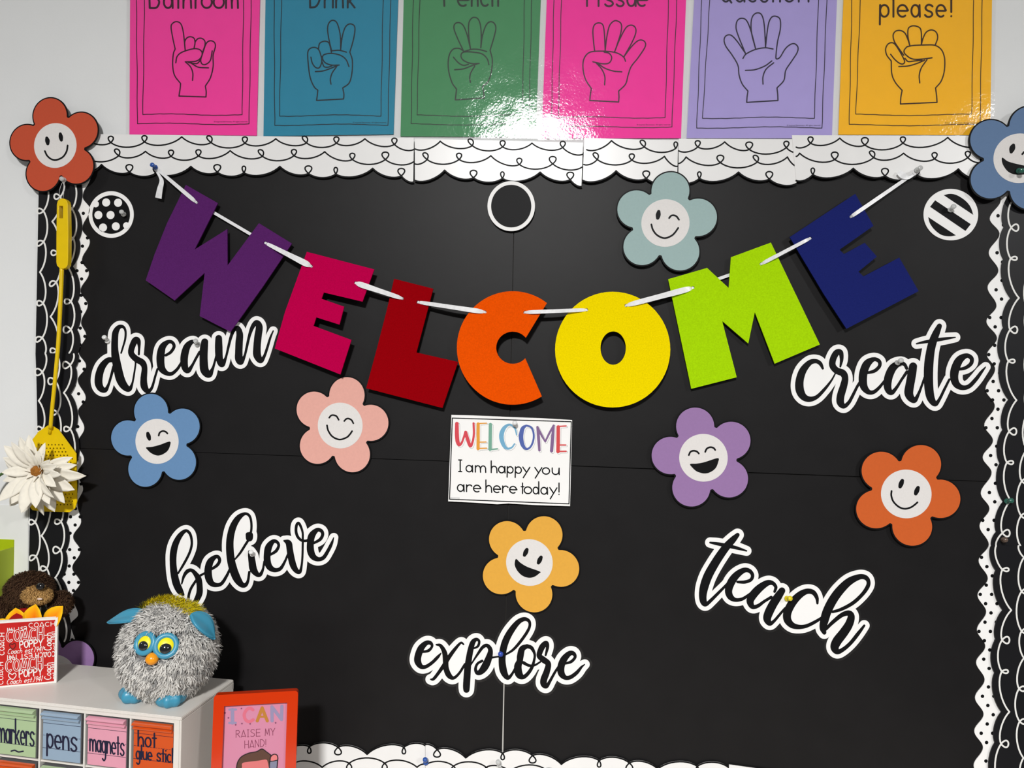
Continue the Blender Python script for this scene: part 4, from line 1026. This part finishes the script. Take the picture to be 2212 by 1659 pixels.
# ------------------------------------------------------------------ yellow fly swatter hanging from the corner flower
M_YEL = mat('yellow_plastic_glossy', rgb(242, 204, 0, .88), .35, .45, var=.03, vscale=80)
dS = .030
sw = thing('fly_swatter', 'yellow plastic fly swatter hanging over the left border', 'fly swatter', P(128, 600, dS))
hp = cA([(484, 320), (492, 290), (512, 273), (530, 270), (550, 274), (570, 292), (577, 320), (582, 560), (580, 800), (576, 840), (562, 862), (535, 872), (505, 865), (486, 845), (479, 815), (480, 560)])
o = plate('handle', [hp, cA([(503, 335), (535, 335), (534, 440), (504, 440)])], wallmap(dS+.004), NW, .009, M_YEL, sw); bevelmod(o, .0022)
rp = [P(133.7, 575, dS), P(131.3, 640, dS), P(126, 741, dS), P(119, 820, dS), P(113, 880, dS-.001), P(109, 926, dS-.002)]
tube('rod', rp, [.0034, .0033, .0032, .0031, .0031, .0030], M_YEL, sw)
out = [(99, 922), (103, 919), (114, 920.5), (126, 928), (164.5, 980), (166, 1084), (162, 1098), (150, 1106.5), (95, 1105), (70, 1102), (59, 1088), (59.5, 1000), (61, 961), (83.5, 932)]
hl = []
for j in range(18):
    y = 961+j*7.6
    for k in range(-9, 10):
        x = 112+(k+(.5 if j % 2 else 0))*7.4
        if all(inside((x+a, y+b), out) for a in (-6, 6) for b in (-12, 6)) and y < 1098: hl.append(ell(x, y, 1.7, 1.8, 8))
plate('paddle', [out]+hl, wallmap(dS-.006), NW, .0016, M_YEL, sw)
tube('paddle_rib', [P(110, 918, dS-.004), P(107.5, 937, dS-.005)], .0026, M_YEL, sw)
M_STRING = mat('clear_string', (.5, .5, .5), .3)
tube('hanging_string', [P(136, 391, .026), P(129, 410, .03), P(126.5, 440, dS)], .00035, M_STRING, sw, n=6)
tube('hanging_string', [P(138, 391, .026), P(138, 415, .03), P(134, 442, dS)], .00035, M_STRING, sw, n=6)

# ------------------------------------------------------------------ lime holder and daisy at the far left
M_LIME = mat('lime_plastic', rgb(168, 186, 20), .4, .4, var=.02)
hr, ht, hb = P(32, 1181, .0), P(32, 1181, .0)[2], P(20, 1350, .0)[2]
X1 = hr[0]; X0 = X1-.10
hold = thing('pencil_holder', 'lime green plastic holder on the wall behind the brown plush toy', 'holder', ((X0+X1)/2, -.04, hb))
boxmesh('front_panel', (X0, -.080, hb), (X1, -.077, ht), M_LIME, hold, .0006)
boxmesh('back_panel', (X0, -.003, hb), (X1, -.0005, ht+.012), M_LIME, hold, .0004)
boxmesh('side_panel', (X0, -.0768, hb), (X0+.003, -.0032, ht), M_LIME, hold)
boxmesh('side_panel', (X1-.003, -.0768, hb), (X1, -.0032, ht), M_LIME, hold)
boxmesh('bottom_panel', (X0+.0032, -.0768, hb), (X1-.0032, -.0032, hb+.003), M_LIME, hold)
M_PETAL = mat('cream_silk_petal', rgb(232, 226, 212, 1.0), .8, .15, var=.05, vscale=150, sss=.0)
fc = P(84, 1017, .057)
dai = thing('artificial_daisy', 'white silk daisy in front of the yellow swatter', 'flower', fc)
LEN = {0: 98, 45: 44, 90: 62, 135: 104, 180: 86, 225: 112, 270: 106, 315: 96, 360: 98}
ks = sorted(LEN)
for k in range(36):
    a = (k*10.0+rng.uniform(-6, 6)) % 360
    if 35 < a < 75 and k % 2: continue
    Lp = np.interp(a, ks, [LEN[q] for q in ks])*(1.0 if k % 2 else .80)*rng.uniform(.9, 1.04)
    ar = math.radians(a); lay = k % 2
    tilt = rng.uniform(0.0, .22)+(.30 if not lay else .04)
    s_ = Lp*.000665
    dirv = np.array([math.cos(ar), 0, math.sin(ar)])
    base = fc+dirv*.006+np.array([0, .004 if lay else 0, 0])
    tip = base+dirv*s_*math.cos(tilt*.6)+np.array([0, -1, 0])*s_*math.sin(tilt)+np.array([0, .012*lay, 0])
    leaf('petal', base, tip, s_*.36*rng.uniform(.85, 1.15), np.array([rng.uniform(-.35, .35), -1, rng.uniform(-.35, .35)]), M_PETAL, dai, fold=rng.uniform(.15, .45), fat=.95)
blob('flower_centre', fc+np.array([-.001, -.004, 0]), (.0095, .006, .0085), mat('ochre_flower_centre', rgb(150, 96, 40), .9, .1, var=.3, vscale=500, bump=.8, bscale=900), dai, lump=.05)
for k in range(7):
    a = k*.9+.3; leaf('inner_petal', fc+np.array([math.cos(a), 0, math.sin(a)])*.006, fc+np.array([math.cos(a)*.016, -.014, math.sin(a)*.016]), .008, np.array([0, -1, .2]), M_PETAL, dai, fold=.5)
tube('stem', [fc+[0, .003, 0], fc+[-.012, .022, -.001], fc+[-.06, .03, -.004], fc+[-.105, .028, -.04], [X0+.012, -.03, hb+.012]], .0022, mat('green_stem', rgb(70, 100, 50), .6), dai)

# ------------------------------------------------------------------ white drawer unit
ZT = CAM[2]-.472
FR = at_z(392, 1550, ZT); th_ = math.radians(5.2)
UX = np.array([math.cos(th_), -math.sin(th_), 0]); UY = np.array([math.sin(th_), math.cos(th_), 0]); UZ = np.array([0, 0, 1.0])
def ub(name, s0, s1, p0, p1, t0, t1, material, root, bevel=0.0):
    """box in unit coordinates (mm): s along the front (0 = right end), p depth, t height (0 = top)"""
    V = [FR+UX*s/1000+UY*p/1000+UZ*t/1000 for t in (t0, t1) for s, p in ((s0, p0), (s1, p0), (s1, p1), (s0, p1))]
    Fc = [(0, 3, 2, 1), (4, 5, 6, 7), (0, 1, 5, 4), (1, 2, 6, 5), (2, 3, 7, 6), (3, 0, 4, 7)]
    o = obj_from(name, V, Fc, material, root)
    if bevel:
        bm = bmesh.new(); bm.from_mesh(o.data)
        bmesh.ops.bevel(bm, geom=bm.edges[:], offset=bevel, segments=2, affect='EDGES'); bm.to_mesh(o.data); bm.free()
    return o
M_CASE = mat('cream_white_plastic', (.70, .665, .62), .42, .4, var=.03, vscale=15, bump=.04, bscale=250)
unit = thing('drawer_unit', 'small cream white drawer unit with handwritten labels', 'drawer unit', FR+UX*-.18+UY*.067+UZ*-.172)
US = -368.0
ub('top_panel', US, 0, 0, 134, -4.6, 0, M_CASE, unit, .0009)
ub('bottom_panel', US, 0, 0, 134, -172, -168, M_CASE, unit)
ub('side_panel', -3, 0, 0, 134, -167.9, -4.7, M_CASE, unit, .0006)
ub('side_panel', US, US+3, 0, 134, -167.9, -4.7, M_CASE, unit, .0006)
ub('front_post', -11, -3.1, 0, 8, -167.9, -4.7, M_CASE, unit)
ub('front_rail', -368+3.1, -11.1, 0, 6, -9.0, -4.7, M_CASE, unit)
ub('back_panel', US+3.1, -3.1, 131.5, 134, -167.9, -4.7, M_CASE, unit)
ub('row_shelf', US+3.1, -11.1, 3, 131, -85.6, -83.4, M_CASE, unit)
ub('back_rim', -3, 0, 131, 134, -14, -4.7, M_CASE, unit)
PITCH_C = 71.5
M_GAP = mat('divider_white', (.66, .64, .60), .4)
for c in range(1, 5):
    s = -10.8-PITCH_C*c+4.8-.4
    ub('divider', s-1.3, s+1.3, 1, 131, -167.8, -9.2, M_GAP, unit)
LABEL = {'green': rgb(176, 200, 156, .84), 'blue': rgb(150, 172, 194, .84), 'pink': rgb(230, 160, 180, .84), 'orange': rgb(214, 84, 26, .86), 'white': (.7, .7, .68)}
cols = [['orange', 'pink', 'blue', 'green', 'pink'], ['blue', 'pink', 'green', 'orange', 'white']]
kU = crop(0, 1159, .30143)
M_PEN = mat('marker_pen_ink', rgb(22, 22, 50), .5, .3)
M_DCLEAR = mat('clear_drawer_plastic', (.30, .30, .31), .15, .5, trans=.6)
def ub_map(off):
    o_ = FR-UY*off/1000
    return planemap(o_, -UY)
def lmap(off):
    return lambda s, t: FR+UX*s/1000-UY*off/1000+UZ*t/1000
def uspec(w, x0, x1, b0, b1, size, r, slant=0.0):
    p0, p1 = kU([(x0, b0)])[0], kU([(x1, b1)])[0]
    return letters(word(w, p0[0], p1[0], .12), p0, size*.30143, r, slope=(p1[1]-p0[1])/(p1[0]-p0[0]), slant=slant)
TEXT = {(0, 0): uspec('hot', 988, 1120, 1500, 1512, 118, 1.75)+uspec('glue stick', 975, 1262, 1592, 1622, 100, 1.6),
        (0, 1): uspec('magnets', 642, 890, 1534, 1570, 150, 1.6), (0, 2): uspec('pens', 335, 552, 1508, 1540, 170, 1.9),
        (0, 3): uspec('markers', -16, 245, 1468, 1502, 176, 1.7)+uspec('~', 80, 165, 1550, 1560, 60, 1.5)}
for row in range(2):
    for c in range(5):
        s1 = -10.8-PITCH_C*c-.6; s0 = s1-61.6
        if c == 4: s0 = max(s0, US+4.0)
        t1 = -11.6-77.6*row; t0 = t1-69.5
        dr = ub('drawer', s0, s1, 1.5, 124, t0, t1, M_DCLEAR, unit)
        lc = cols[row][c]
        ml = mat('label_paper_'+lc, LABEL[lc], .5, .35, var=.02)
        def sub(o): o.parent = dr; return o
        sub(ub('label_sheet', s0+.8, s1-.8, .6, 1.3, t0+1, t1-9.5, ml, unit))
        # moulded clear pull along the top, colour of the sheet behind it
        pr_ = [(0, 0), (-5.5, -1.2), (-7.5, -3.0), (-6.4, -4.4), (-3.2, -5.2), (-2.6, -7.2), (-4.6, -8.4), (-4.2, -10.2), (0.4, -11.0)]
        V = []; Fc = []
        for sx in (s0+1.4, s1-1.4):
            for pp, tt in pr_: V.append(FR+UX*sx/1000+UY*(pp+.9)/1000+UZ*(t1+tt)/1000)
        n_ = len(pr_)
        for i in range(n_): Fc.append((i, (i+1) % n_, n_+(i+1) % n_, n_+i))
        Fc += [tuple(range(n_)), tuple(range(n_, 2*n_))[::-1]]
        sub(obj_from('pull', V, Fc, mat('pull_plastic_'+lc, LABEL[lc], .22, .6, coat=.4), unit))
        rl = [rr([(s0+1, t1-17.0), (s1-1, t1-17.0)], .28), rr([(s0+1, t1-52.5), (s1-1, t1-52.5)], .28)]
        rl += [rr([(x, t1-34.5), (min(x+2.6, s1-1), t1-34.5)], .25) for x in np.arange(s0+1.4, s1-2.2, 4.1)]
        sub(ink('ruled_lines', rl, lmap(-.4), -UY, M_PEN, unit, step=.12, t=.0001))
        if (row, c) in TEXT:
            sub(ink('handwriting', TEXT[(row, c)], ub_map(-.3), -UY, M_PEN, unit, step=.5, t=.0001))

# ------------------------------------------------------------------ red printed gift box with the brown plush and the orange flower
gBR = at_z(122, 1475, ZT); gBL = at_z(0, 1486, ZT)
GX = (gBR-gBL)/np.linalg.norm(gBR-gBL); GY = np.array([-GX[1], GX[0], 0]); 
gmap = planemap(gBR, -GY)
GH = gmap(127, 1334)[2]-gBR[2]; GW = .112; GD = .007
M_BOXW = mat('white_box_card', (.80, .78, .74), .5, .35)
M_BOXR = mat('red_box_print', rgb(186, 26, 22, 1.05), .45, .35, var=.15, vscale=60)
box = thing('card_sleeve', 'red printed card sleeve with white lettering on the drawer unit', 'card sleeve', gBR-GX*GW/2+GY*GD/2)
def gb(name, x0, x1, y0, y1, z0, z1, m):
    V = [gBR+GX*x+GY*y+UZ*z for z in (z0, z1) for x, y in ((x0, y0), (x1, y0), (x1, y1), (x0, y1))]
    return obj_from(name, V, [(0, 3, 2, 1), (4, 5, 6, 7), (0, 1, 5, 4), (1, 2, 6, 5), (2, 3, 7, 6), (3, 0, 4, 7)], m, box)
gb('front_wall', -GW, 0, 0, .0016, .0002, GH, M_BOXW); gb('back_wall', -GW, 0, GD-.0016, GD, .0002, GH, M_BOXW)
gb('side_wall', -.0016, 0, .0017, GD-.0017, .0002, GH, M_BOXW); gb('side_wall', -GW, -GW+.0016, .0017, GD-.0017, .0002, GH, M_BOXW)
gb('bottom_wall', -GW+.0017, -.0017, .0017, GD-.0017, .0002, .0018, M_BOXW)
gb('red_print', -GW+.003, -.0034, -.0004, -.0001, .003, GH-.003, M_BOXR)
gm = planemap(gBR-GY*.0006, -GY); gm2 = planemap(gBR-GY*.0009, -GY)
def gspec(w, x0, x1, b0, b1, size, r, slant=0.0, sp=.14, flip=False):
    p0, p1 = kU([(x0, b0)])[0], kU([(x1, b1)])[0]
    s = word(w[::-1] if flip else w, p0[0], p1[0], sp)
    return letters(s, p0, size*.30143, r, slope=(p1[1]-p0[1])/(p1[0]-p0[0]), slant=slant, flip=flip)
blockA = gspec('COACH', 48, 312, 752, 728, 72, 2.5, sp=.22); blockB = gspec('COACH', 42, 305, 968, 940, 76, 2.5, sp=.22)
blockA2 = gspec('COACH', 48, 312, 752, 728, 72, 1.1, sp=.22); blockB2 = gspec('COACH', 42, 305, 968, 940, 76, 1.1, sp=.22)
ink('block_lettering', blockA+blockB, gm, -GY, M_INKW, box, step=.4, t=.0002)
ink('block_lettering_centre', blockA2, gm2, -GY, M_BOXR, box, step=.4, t=.0002)
ink('block_lettering_centre', blockB2, gm2, -GY, M_BOXR, box, step=.4, t=.0002)
pop = gspec('POPPY', 140, 305, 800, 782, 46, 1.15)+gspec('POPPY', 136, 302, 1010, 992, 50, 1.15)
scr = gspec('Coach est.1941', 52, 305, 842, 822, 34, .6, slant=.3)+gspec('Coach est.1941', 46, 300, 1060, 1035, 36, .6, slant=.3)
ups = gspec('EST 1941', 50, 190, 672, 660, 26, .7, flip=True)+gspec('COACH EST 1941', 50, 395, 872, 842, 34, .85, flip=True)+gspec('COACH', 205, 395, 652, 640, 30, .7)
vert = []
for w, x, y0, y1, size, r in (('Coach', 368, 815, 690, 52, .9), ('est 1941', 402, 810, 680, 30, .6), ('Coach', 365, 1025, 905, 46, .8), ('est 1941', 396, 1020, 900, 26, .55), ('COACH', 30, 850, 690, 34, .8), ('COACH', 22, 1060, 900, 34, .7)):
    for st in letters(word(w, 0, (y0-y1)*.30143), (0, 0), size*.30143, r):
        p0 = kU([(x, y0)])[0]
        vert.append([(p0[0]+py, p0[1]-px, rr_) for px, py, rr_ in st])
hearts = [cat(kU([(88, 775), (105, 765), (112, 782), (92, 808), (70, 786), (74, 768), (88, 775)]), 5), cat(kU([(88, 990), (106, 978), (115, 996), (92, 1024), (62, 1002), (68, 980), (88, 990)]), 5)]
ink('printed_lettering', pop+scr+ups+vert+[[(x, y, .9) for x, y in hearts[1]]], gm, -GY, M_INKW, box, step=.4, t=.0002)
ink('dark_heart', [[(x, y, 1.0) for x, y in hearts[0]]], gm, -GY, mat('dark_red_print', rgb(90, 12, 12), .5), box, step=.4, t=.0002)

M_FUR = attr_mat('fur_fibre', .85)
def lerp(a, b, t): return tuple(x+(y-x)*t for x, y in zip(a, b))
BRN0, BRN1 = rgb(36, 23, 15), rgb(92, 66, 46)
TAN0, TAN1 = rgb(124, 88, 42), rgb(212, 168, 106)
yb_ = gBR[1]+.046
def bear_pt(u, v, y): return P(u, v, -y)
plush = thing('plush_toy', 'dark brown plush animal with a tan muzzle behind the red card sleeve', 'plush toy', (gBR-GX*.055+GY*.037)+UZ*.0005)
M_BRN = mat('brown_plush', rgb(46, 29, 20), .95, .1, var=.2, vscale=200)
M_TAN = mat('tan_plush', rgb(150, 108, 56), .95, .1, var=.2, vscale=200)
hc = bear_pt(64, 1275, yb_)
bodyc = gBR-GX*.055+GY*.040+UZ*.053
blob('body', bodyc, (.036, .026, .052), mat('red_plush', rgb(150, 24, 24), .9, .1), plush)
head = blob('head', hc, (.0355, .030, .0275), M_BRN, plush)
fur('head_fur', hc, (.0355, .030, .0275), M_FUR, plush, 6000, .006, .0006, lambda d, k: (lerp(BRN0, BRN1, k*.5), lerp(BRN0, BRN1, .35+.65*k)))
mz = hc+np.array([.010, -.020, -.008])
mz = P(80, 1286, -(yb_-.024))
blob('muzzle', mz, (.0225, .013, .0125), M_TAN, plush)
fur('muzzle_fur', mz, (.0225, .013, .0125), M_FUR, plush, 2600, .005, .0006, lambda d, k: (lerp(TAN0, TAN1, .3), lerp(TAN0, TAN1, .4+.6*k)), mask=lambda d: d[1] < .4)
blob('nose', P(87, 1267, -(yb_-.036)), (.0064, .0045, .0056), mat('black_bead', (.008, .008, .009), .15, .6), plush)
blob('mouth_stitch', P(86, 1294, -(yb_-.0385)), (.0042, .002, .0016), mat('pale_pink_felt', rgb(220, 196, 180), .8), plush)
for u_, v_, r_ in ((131, 1304, (.0165, .016, .0185)), (4, 1316, (.018, .016, .018))):
    pc = P(u_, v_, -(yb_+.004)); blob('arm', pc, r_, M_BRN, plush)
    fur('arm_fur', pc, r_, M_FUR, plush, 2200, .006, .0006, lambda d, k: (lerp(BRN0, BRN1, k*.5), lerp(BRN0, BRN1, .35+.65*k)))
YEL_, ORG_ = rgb(252, 196, 20), rgb(244, 112, 8)
M_OPET = attr_mat('orange_silk_petal', .7)
pf = yb_-.036
ofl = thing('artificial_flower', 'orange and yellow silk flower in front of the brown plush', 'flower', P(62, 1350, -pf))
for (bu, bv), (tu, tv), w_ in (((54, 1368), (33, 1313), .034), ((80, 1368), (77, 1305), .031), ((100, 1368), (136, 1309), .029), ((96, 1366), (125, 1335), .020), ((28, 1372), (-6, 1338), .030), ((66, 1372), (60, 1330), .02)):
    leaf('petal', P(bu, bv, -(pf+.004)), P(tu, tv, -(pf-.004)), w_, np.array([0, -1, .25]), M_OPET, ofl, fold=.30, nl=10, fat=1.45,
         col=lambda s, k: lerp(lerp(ORG_, YEL_, k*.85), YEL_, max(0, s-.55)*1.6))
tube('stem', [P(62, 1366, -(pf+.006)), P(62, 1400, -(pf+.01)), gBR-GX*.055+GY*.0125+UZ*.001], .002, mat('green_stem', rgb(70, 100, 50), .6), ofl)

# ------------------------------------------------------------------ round grey furry toy bird
yo = -.118
oc = P(364, 1404, -yo)
orad = np.array([.0645, .060, .0675])
owl = thing('furry_toy', 'round grey furry toy bird with blue ears and orange beak on the drawer unit', 'toy', np.array([oc[0], oc[1], ZT]))
M_GREYF = mat('grey_plush', rgb(120, 120, 120), .95, .1, var=.25, vscale=120)
body = blob('body', oc, orad*.97, M_GREYF, owl, lump=.02)
G0, G1, G2 = rgb(84, 86, 90), rgb(196, 193, 188), rgb(240, 237, 231)
def gcol(d, k):
    b = .5+.5*math.sin(17*d[0]+9*d[2]+3*math.sin(11*d[1]+14*d[2]))
    if b < .22: return (lerp(G0, G1, .1+.3*k), lerp(G0, G1, .4+.5*k))
    return (lerp(G0, G1, .35+.4*k), lerp(G1, G2, min(1, .2+.6*k+.35*b)))
def on_body(u, v, lift=0.0):
    r = ray(u, v); o_ = (CAM-oc)/orad; q = r/orad
    a = q@q; b = o_@q; c = o_@o_-1; disc = b*b-a*c
    t = (-b-math.sqrt(max(disc, 0)))/a; p = CAM+r*t; n = (p-oc)/orad**2; n /= np.linalg.norm(n)
    return p+n*lift, n
fcn = on_body(338, 1396)[1]
def omask(d):
    p = oc+d*orad*1.0
    v = p-on_body(337, 1397)[0]
    if d[2] < -.90: return False
    return not (abs(v[0]) < .026 and -.016 < v[2] < .017 and d[1] < 0) and not (np.linalg.norm(p-on_body(331, 1424)[0]) < .011)
fur('fur', oc, orad, M_FUR, owl, 24000, .0135, .0010, gcol, mask=omask, droop=.55, comb=(-.35, 0, -1))
M_BLU = mat('blue_soft_plastic', rgb(62, 142, 172), .35, .45)
M_LID = mat('yellow_iris', rgb(240, 224, 20), .4)
M_EYE = mat('dark_glossy_eye', (.012, .014, .016), .08, .7, coat=.6)
def frame_of(n):
    n = n/np.linalg.norm(n); x = np.cross([0, 0, 1.0], n); x /= np.linalg.norm(x); z = np.cross(n, x)
    return np.stack([-x, n, z], 1)
for (u_, v_), w_ in (((316, 1390), .0118), ((359, 1395), .0128)):
    p, n = on_body(u_, v_, .003); Mx = frame_of(n)
    def ring(name, rx, rz, tube_r, m):
        V, Fc = [], []; N1, N2 = 32, 10
        for i in range(N1):
            a = 2*math.pi*i/N1
            for j in range(N2):
                b = 2*math.pi*j/N2
                V.append(p+Mx@np.array([(rx+tube_r*math.cos(b))*math.cos(a), tube_r*.9*math.sin(b), (rz+tube_r*math.cos(b))*math.sin(a)]))
        for i in range(N1):
            for j in range(N2):
                Fc.append((i*N2+j, ((i+1) % N1)*N2+j, ((i+1) % N1)*N2+(j+1) % N2, i*N2+(j+1) % N2))
        return obj_from(name, V, Fc, m, owl, smooth=True)
    ring('eye_rim', w_*1.04, w_*1.08, .0040, M_BLU)
    blob('iris', p-n*.0004, (w_*.90, .0052, w_*.94), M_LID, owl, rot=Mx)
    blob('pupil', p+n*.0022-Mx[:, 2]*w_*.26, (w_*.62, .0042, w_*.60), M_EYE, owl, rot=Mx)
pb, nb = on_body(331.5, 1423, .005)
blob('face_plate', on_body(337, 1396, -.0035)[0], (.0185, .006, .012), M_BLU, owl, rot=frame_of(fcn))
blob('beak', pb, (.0088, .0085, .0095), mat('orange_beak', rgb(238, 152, 24), .22, .5), owl, fn=lambda d, q: q*(1-.25*max(0, -d[2])))
def ear(base, tip, w, nrm, fat):
    o_ = leaf('ear', base, tip, w, nrm, M_BLU, owl, fold=.22, nl=14, fat=fat)
    s_ = o_.modifiers.new('thick', 'SOLIDIFY'); s_.thickness = .003
    ss = o_.modifiers.new('sub', 'SUBSURF'); ss.levels = 1; ss.render_levels = 2
    return o_
e0 = on_body(318, 1326, -.004)[0]
ear(e0, P(232, 1346, -(yo-.015)), .026, np.array([.1, -.55, .8]), .8)
p, n = on_body(404, 1338, .012); p2, n2 = on_body(450, 1383, .011)
ear(p, p2+np.array([.001, -.004, 0]), .034, n+n2, .8)
YH0, YH1 = rgb(150, 150, 20), rgb(246, 222, 30)
hb_ = oc+np.array([.004, 0, 0])
fur('head_hair', oc, orad*1.02, M_FUR, owl, 2200, .017, .0006, lambda d, k: (lerp(YH0, YH1, .3+.5*k), lerp(YH0, YH1, .4+.6*k)) if abs(d[0]-.05) < .45+.2*k else (rgb(60, 66, 20), rgb(150, 146, 60)),
    mask=lambda d: d[2] > .62 and abs(d[1]-.02+.10*d[0]) < .20 and -.66 < d[0] < .60, droop=.45, comb=(.75, -.15, -.1))
for u_, v_, yaw_ in ((287, 1515, -.3), (366, 1524, .15)):
    fp = at_z(u_, v_, ZT); 
    cy_, sy_ = math.cos(yaw_), math.sin(yaw_); Rz = np.array([[cy_, -sy_, 0], [sy_, cy_, 0], [0, 0, 1]])
    def ffn(d, q):
        z = max(q[2], -.0098)
        toe = 1+.10*math.cos(7*math.atan2(d[0], -d[1]+1e-6)) if d[1] < .3 else 1
        return np.array([q[0]*toe, q[1]*toe, z])
    blob('foot', fp+np.array([.0, .004, .0103]), (.0190, .020, .0140), M_BLU, owl, rot=Rz, fn=ffn)

# ------------------------------------------------------------------ orange picture frame
f0 = P(462, 1502, .17); f1 = at_z(644, 1492, f0[2])
FX = (f1-f0); FWD = np.linalg.norm(FX); FX /= FWD; FB = np.array([-FX[1], FX[0], 0])
lean = math.radians(6); FU = UZ*math.cos(lean)+FB*math.sin(lean); FN = np.cross(FX, FU); FN = FN if FN[1] < 0 else -FN
FHT = (f0[2]-DESK)/math.cos(lean)
fmap = lambda off: (lambda x, y: f0+FX*x/1000-FU*y/1000+FN*off/1000)
fw, fh = FWD*1000, FHT*1000-.5
def rrect(x0, y0, x1, y1, r, n=6):
    out = []
    for cx, cy, a in ((x1-r, y0+r, -90), (x1-r, y1-r, 0), (x0+r, y1-r, 90), (x0+r, y0+r, 180)):
        for k in range(n+1):
            t = math.radians(a+90*k/n); out.append((cx+r*math.cos(t), cy+r*math.sin(t)))
    return out
pf_ = thing('picture_frame', 'orange picture frame with a pink card beside the drawer unit', 'picture frame', f0-FU*FHT+FX*FWD/2)
M_ORF = mat('orange_glossy_plastic', rgb(214, 54, 0, .85), .16, .5, coat=.2)
o = plate('frame', [rrect(0, 0, fw, fh, 4.5), [(14, 15.5), (fw-14.5, 15.5), (fw-14.5, fh-15), (14, fh-15)]], fmap(0), FN, .013, M_ORF, pf_); bevelmod(o, .0022, 4, 50)
pm = fmap(-6.0)
plate('pink_card', [[(13, 14.5), (fw-13.5, 14.5), (fw-13.5, fh-14), (13, fh-14)]], pm, FN, .001, mat('pink_card_paper', rgb(214, 138, 166, .84), .5, .3), pf_)
plate('backing_board', [[(13, 14.5), (fw-13.5, 14.5), (fw-13.5, fh-14), (13, fh-14)]], fmap(-7.5), FN, .003, mat('brown_board', (.2, .14, .09), .8), pf_)
kF = crop(440, 1480, .1079)
fo = lambda off: planemap(f0+FN*off/1000, FN)
def fink(name, strokes, col, off=-5.8, step=.25):
    return ink(name, strokes, fo(off), FN, mat('frame_ink_%d_%d_%d' % col, rgb(*col, 1.0), .5, .3), pf_, step=step, t=.0001)
fs = lambda s, r: [(x, y, r*.1079) for x, y in cat(kF([tuple(map(float, q.split())) for q in s.split(',')]), 5)]
fink('letter_i', [fs('575 490,575 755', 36), fs('515 490,645 488', 22), fs('512 757,640 755', 22)], (142, 132, 164))
fink('letter_c', [fs('985 495,930 462,862 490,815 570,815 640,850 708,920 732,990 695', 31)], (206, 104, 124))
fink('letter_a', [fs('1072 715,1170 455', 32), fs('1170 455,1272 715', 32), fs('1120 632,1225 632', 20)], (178, 118, 46))
fink('letter_n', [fs('1370 715,1366 435', 33), fs('1366 435,1558 688', 33), fs('1558 688,1565 425', 33)], (142, 132, 164))
for sx_, sy_ in ((755, 470), (495, 655), (430, 555), (640, 795), (765, 770), (930, 775), (1440, 755)):
    x, y = kF([(sx_, sy_)])[0]
    star = [(x+math.cos(math.radians(-90+36*i))*(2.6 if i % 2 == 0 else 1.1), y+math.sin(math.radians(-90+36*i))*(2.6 if i % 2 == 0 else 1.1)) for i in range(10)]
    plate('star', [star], fo(-5.8), FN, .0001, mat('plum_ink', rgb(110, 50, 86), .5), pf_)
def fspec(w, x0, x1, b0, b1, size):
    p0, p1 = kF([(x0, b0)])[0], kF([(x1, b1)])[0]
    return letters(word(w, p0[0], p1[0], .14), p0, size*.1079, .62, slope=(p1[1]-p0[1])/(p1[0]-p0[0]), smooth=False)
fink('lettering', fspec('RAISE MY', 640, 1430, 1050, 1002, 140)+fspec('HAND!', 815, 1250, 1265, 1228, 150), (122, 52, 78))
def fplate(name, s, col, off, closed=True):
    pts = kF([tuple(map(float, q.split())) for q in s.split(',')])
    plate(name, [cat(pts, 4, closed=True)], fo(off), FN, .0001, mat('frame_art_%d_%d_%d' % col, rgb(*col, 1.0), .5, .3), pf_)
fplate('drawn_hair', '655 1800,660 1620,690 1520,760 1430,900 1362,1060 1330,1165 1278,1250 1330,1345 1400,1335 1480,1310 1560,1315 1800', (88, 60, 48), -5.75)
fplate('drawn_face', '765 1800,768 1640,775 1562,900 1535,1100 1512,1245 1490,1282 1540,1300 1640,1305 1800', (206, 112, 112), -5.6)
fplate('drawn_hand', '1328 1520,1338 1440,1400 1388,1462 1402,1482 1450,1480 1510,1400 1525', (214, 120, 120), -5.55)
fplate('drawn_sleeve', '1315 1532,1400 1520,1480 1500,1470 1640,1455 1800,1325 1800', (122, 124, 146), -5.5)
fink('drawn_outlines', [fs('655 1800,660 1620,690 1520,760 1430,900 1362,1060 1330,1165 1278,1250 1330,1345 1400', 9), fs('1328 1520,1338 1440,1400 1385,1462 1398,1484 1450,1480 1510,1468 1640,1455 1800', 10), fs('1315 1532,1400 1520,1480 1500', 8), fs('1315 1532,1325 1800', 8), fs('1345 1400,1330 1500,1315 1600', 8)], (36, 26, 30), -5.3)
obj_s = obj_from('stand', [f0-FU*FHT*.35+FX*FWD*.4+FB*.012, f0-FU*FHT*.35+FX*FWD*.6+FB*.012, np.array([*(f0+FX*FWD*.62+FB*.062)[:2], DESK+.0005]), np.array([*(f0+FX*FWD*.38+FB*.062)[:2], DESK+.0005]),
    f0-FU*FHT*.35+FX*FWD*.4+FB*.015, f0-FU*FHT*.35+FX*FWD*.6+FB*.015, np.array([*(f0+FX*FWD*.62+FB*.065)[:2], DESK+.0005]), np.array([*(f0+FX*FWD*.38+FB*.065)[:2], DESK+.0005])],
    [(0, 1, 2, 3), (7, 6, 5, 4), (0, 1, 5, 4), (1, 2, 6, 5), (2, 3, 7, 6), (3, 0, 4, 7)], mat('brown_board', (.2, .14, .09), .8), pf_)

# tidy helper properties
for o in bpy.data.objects:
    if '_w' in o: del o['_w']
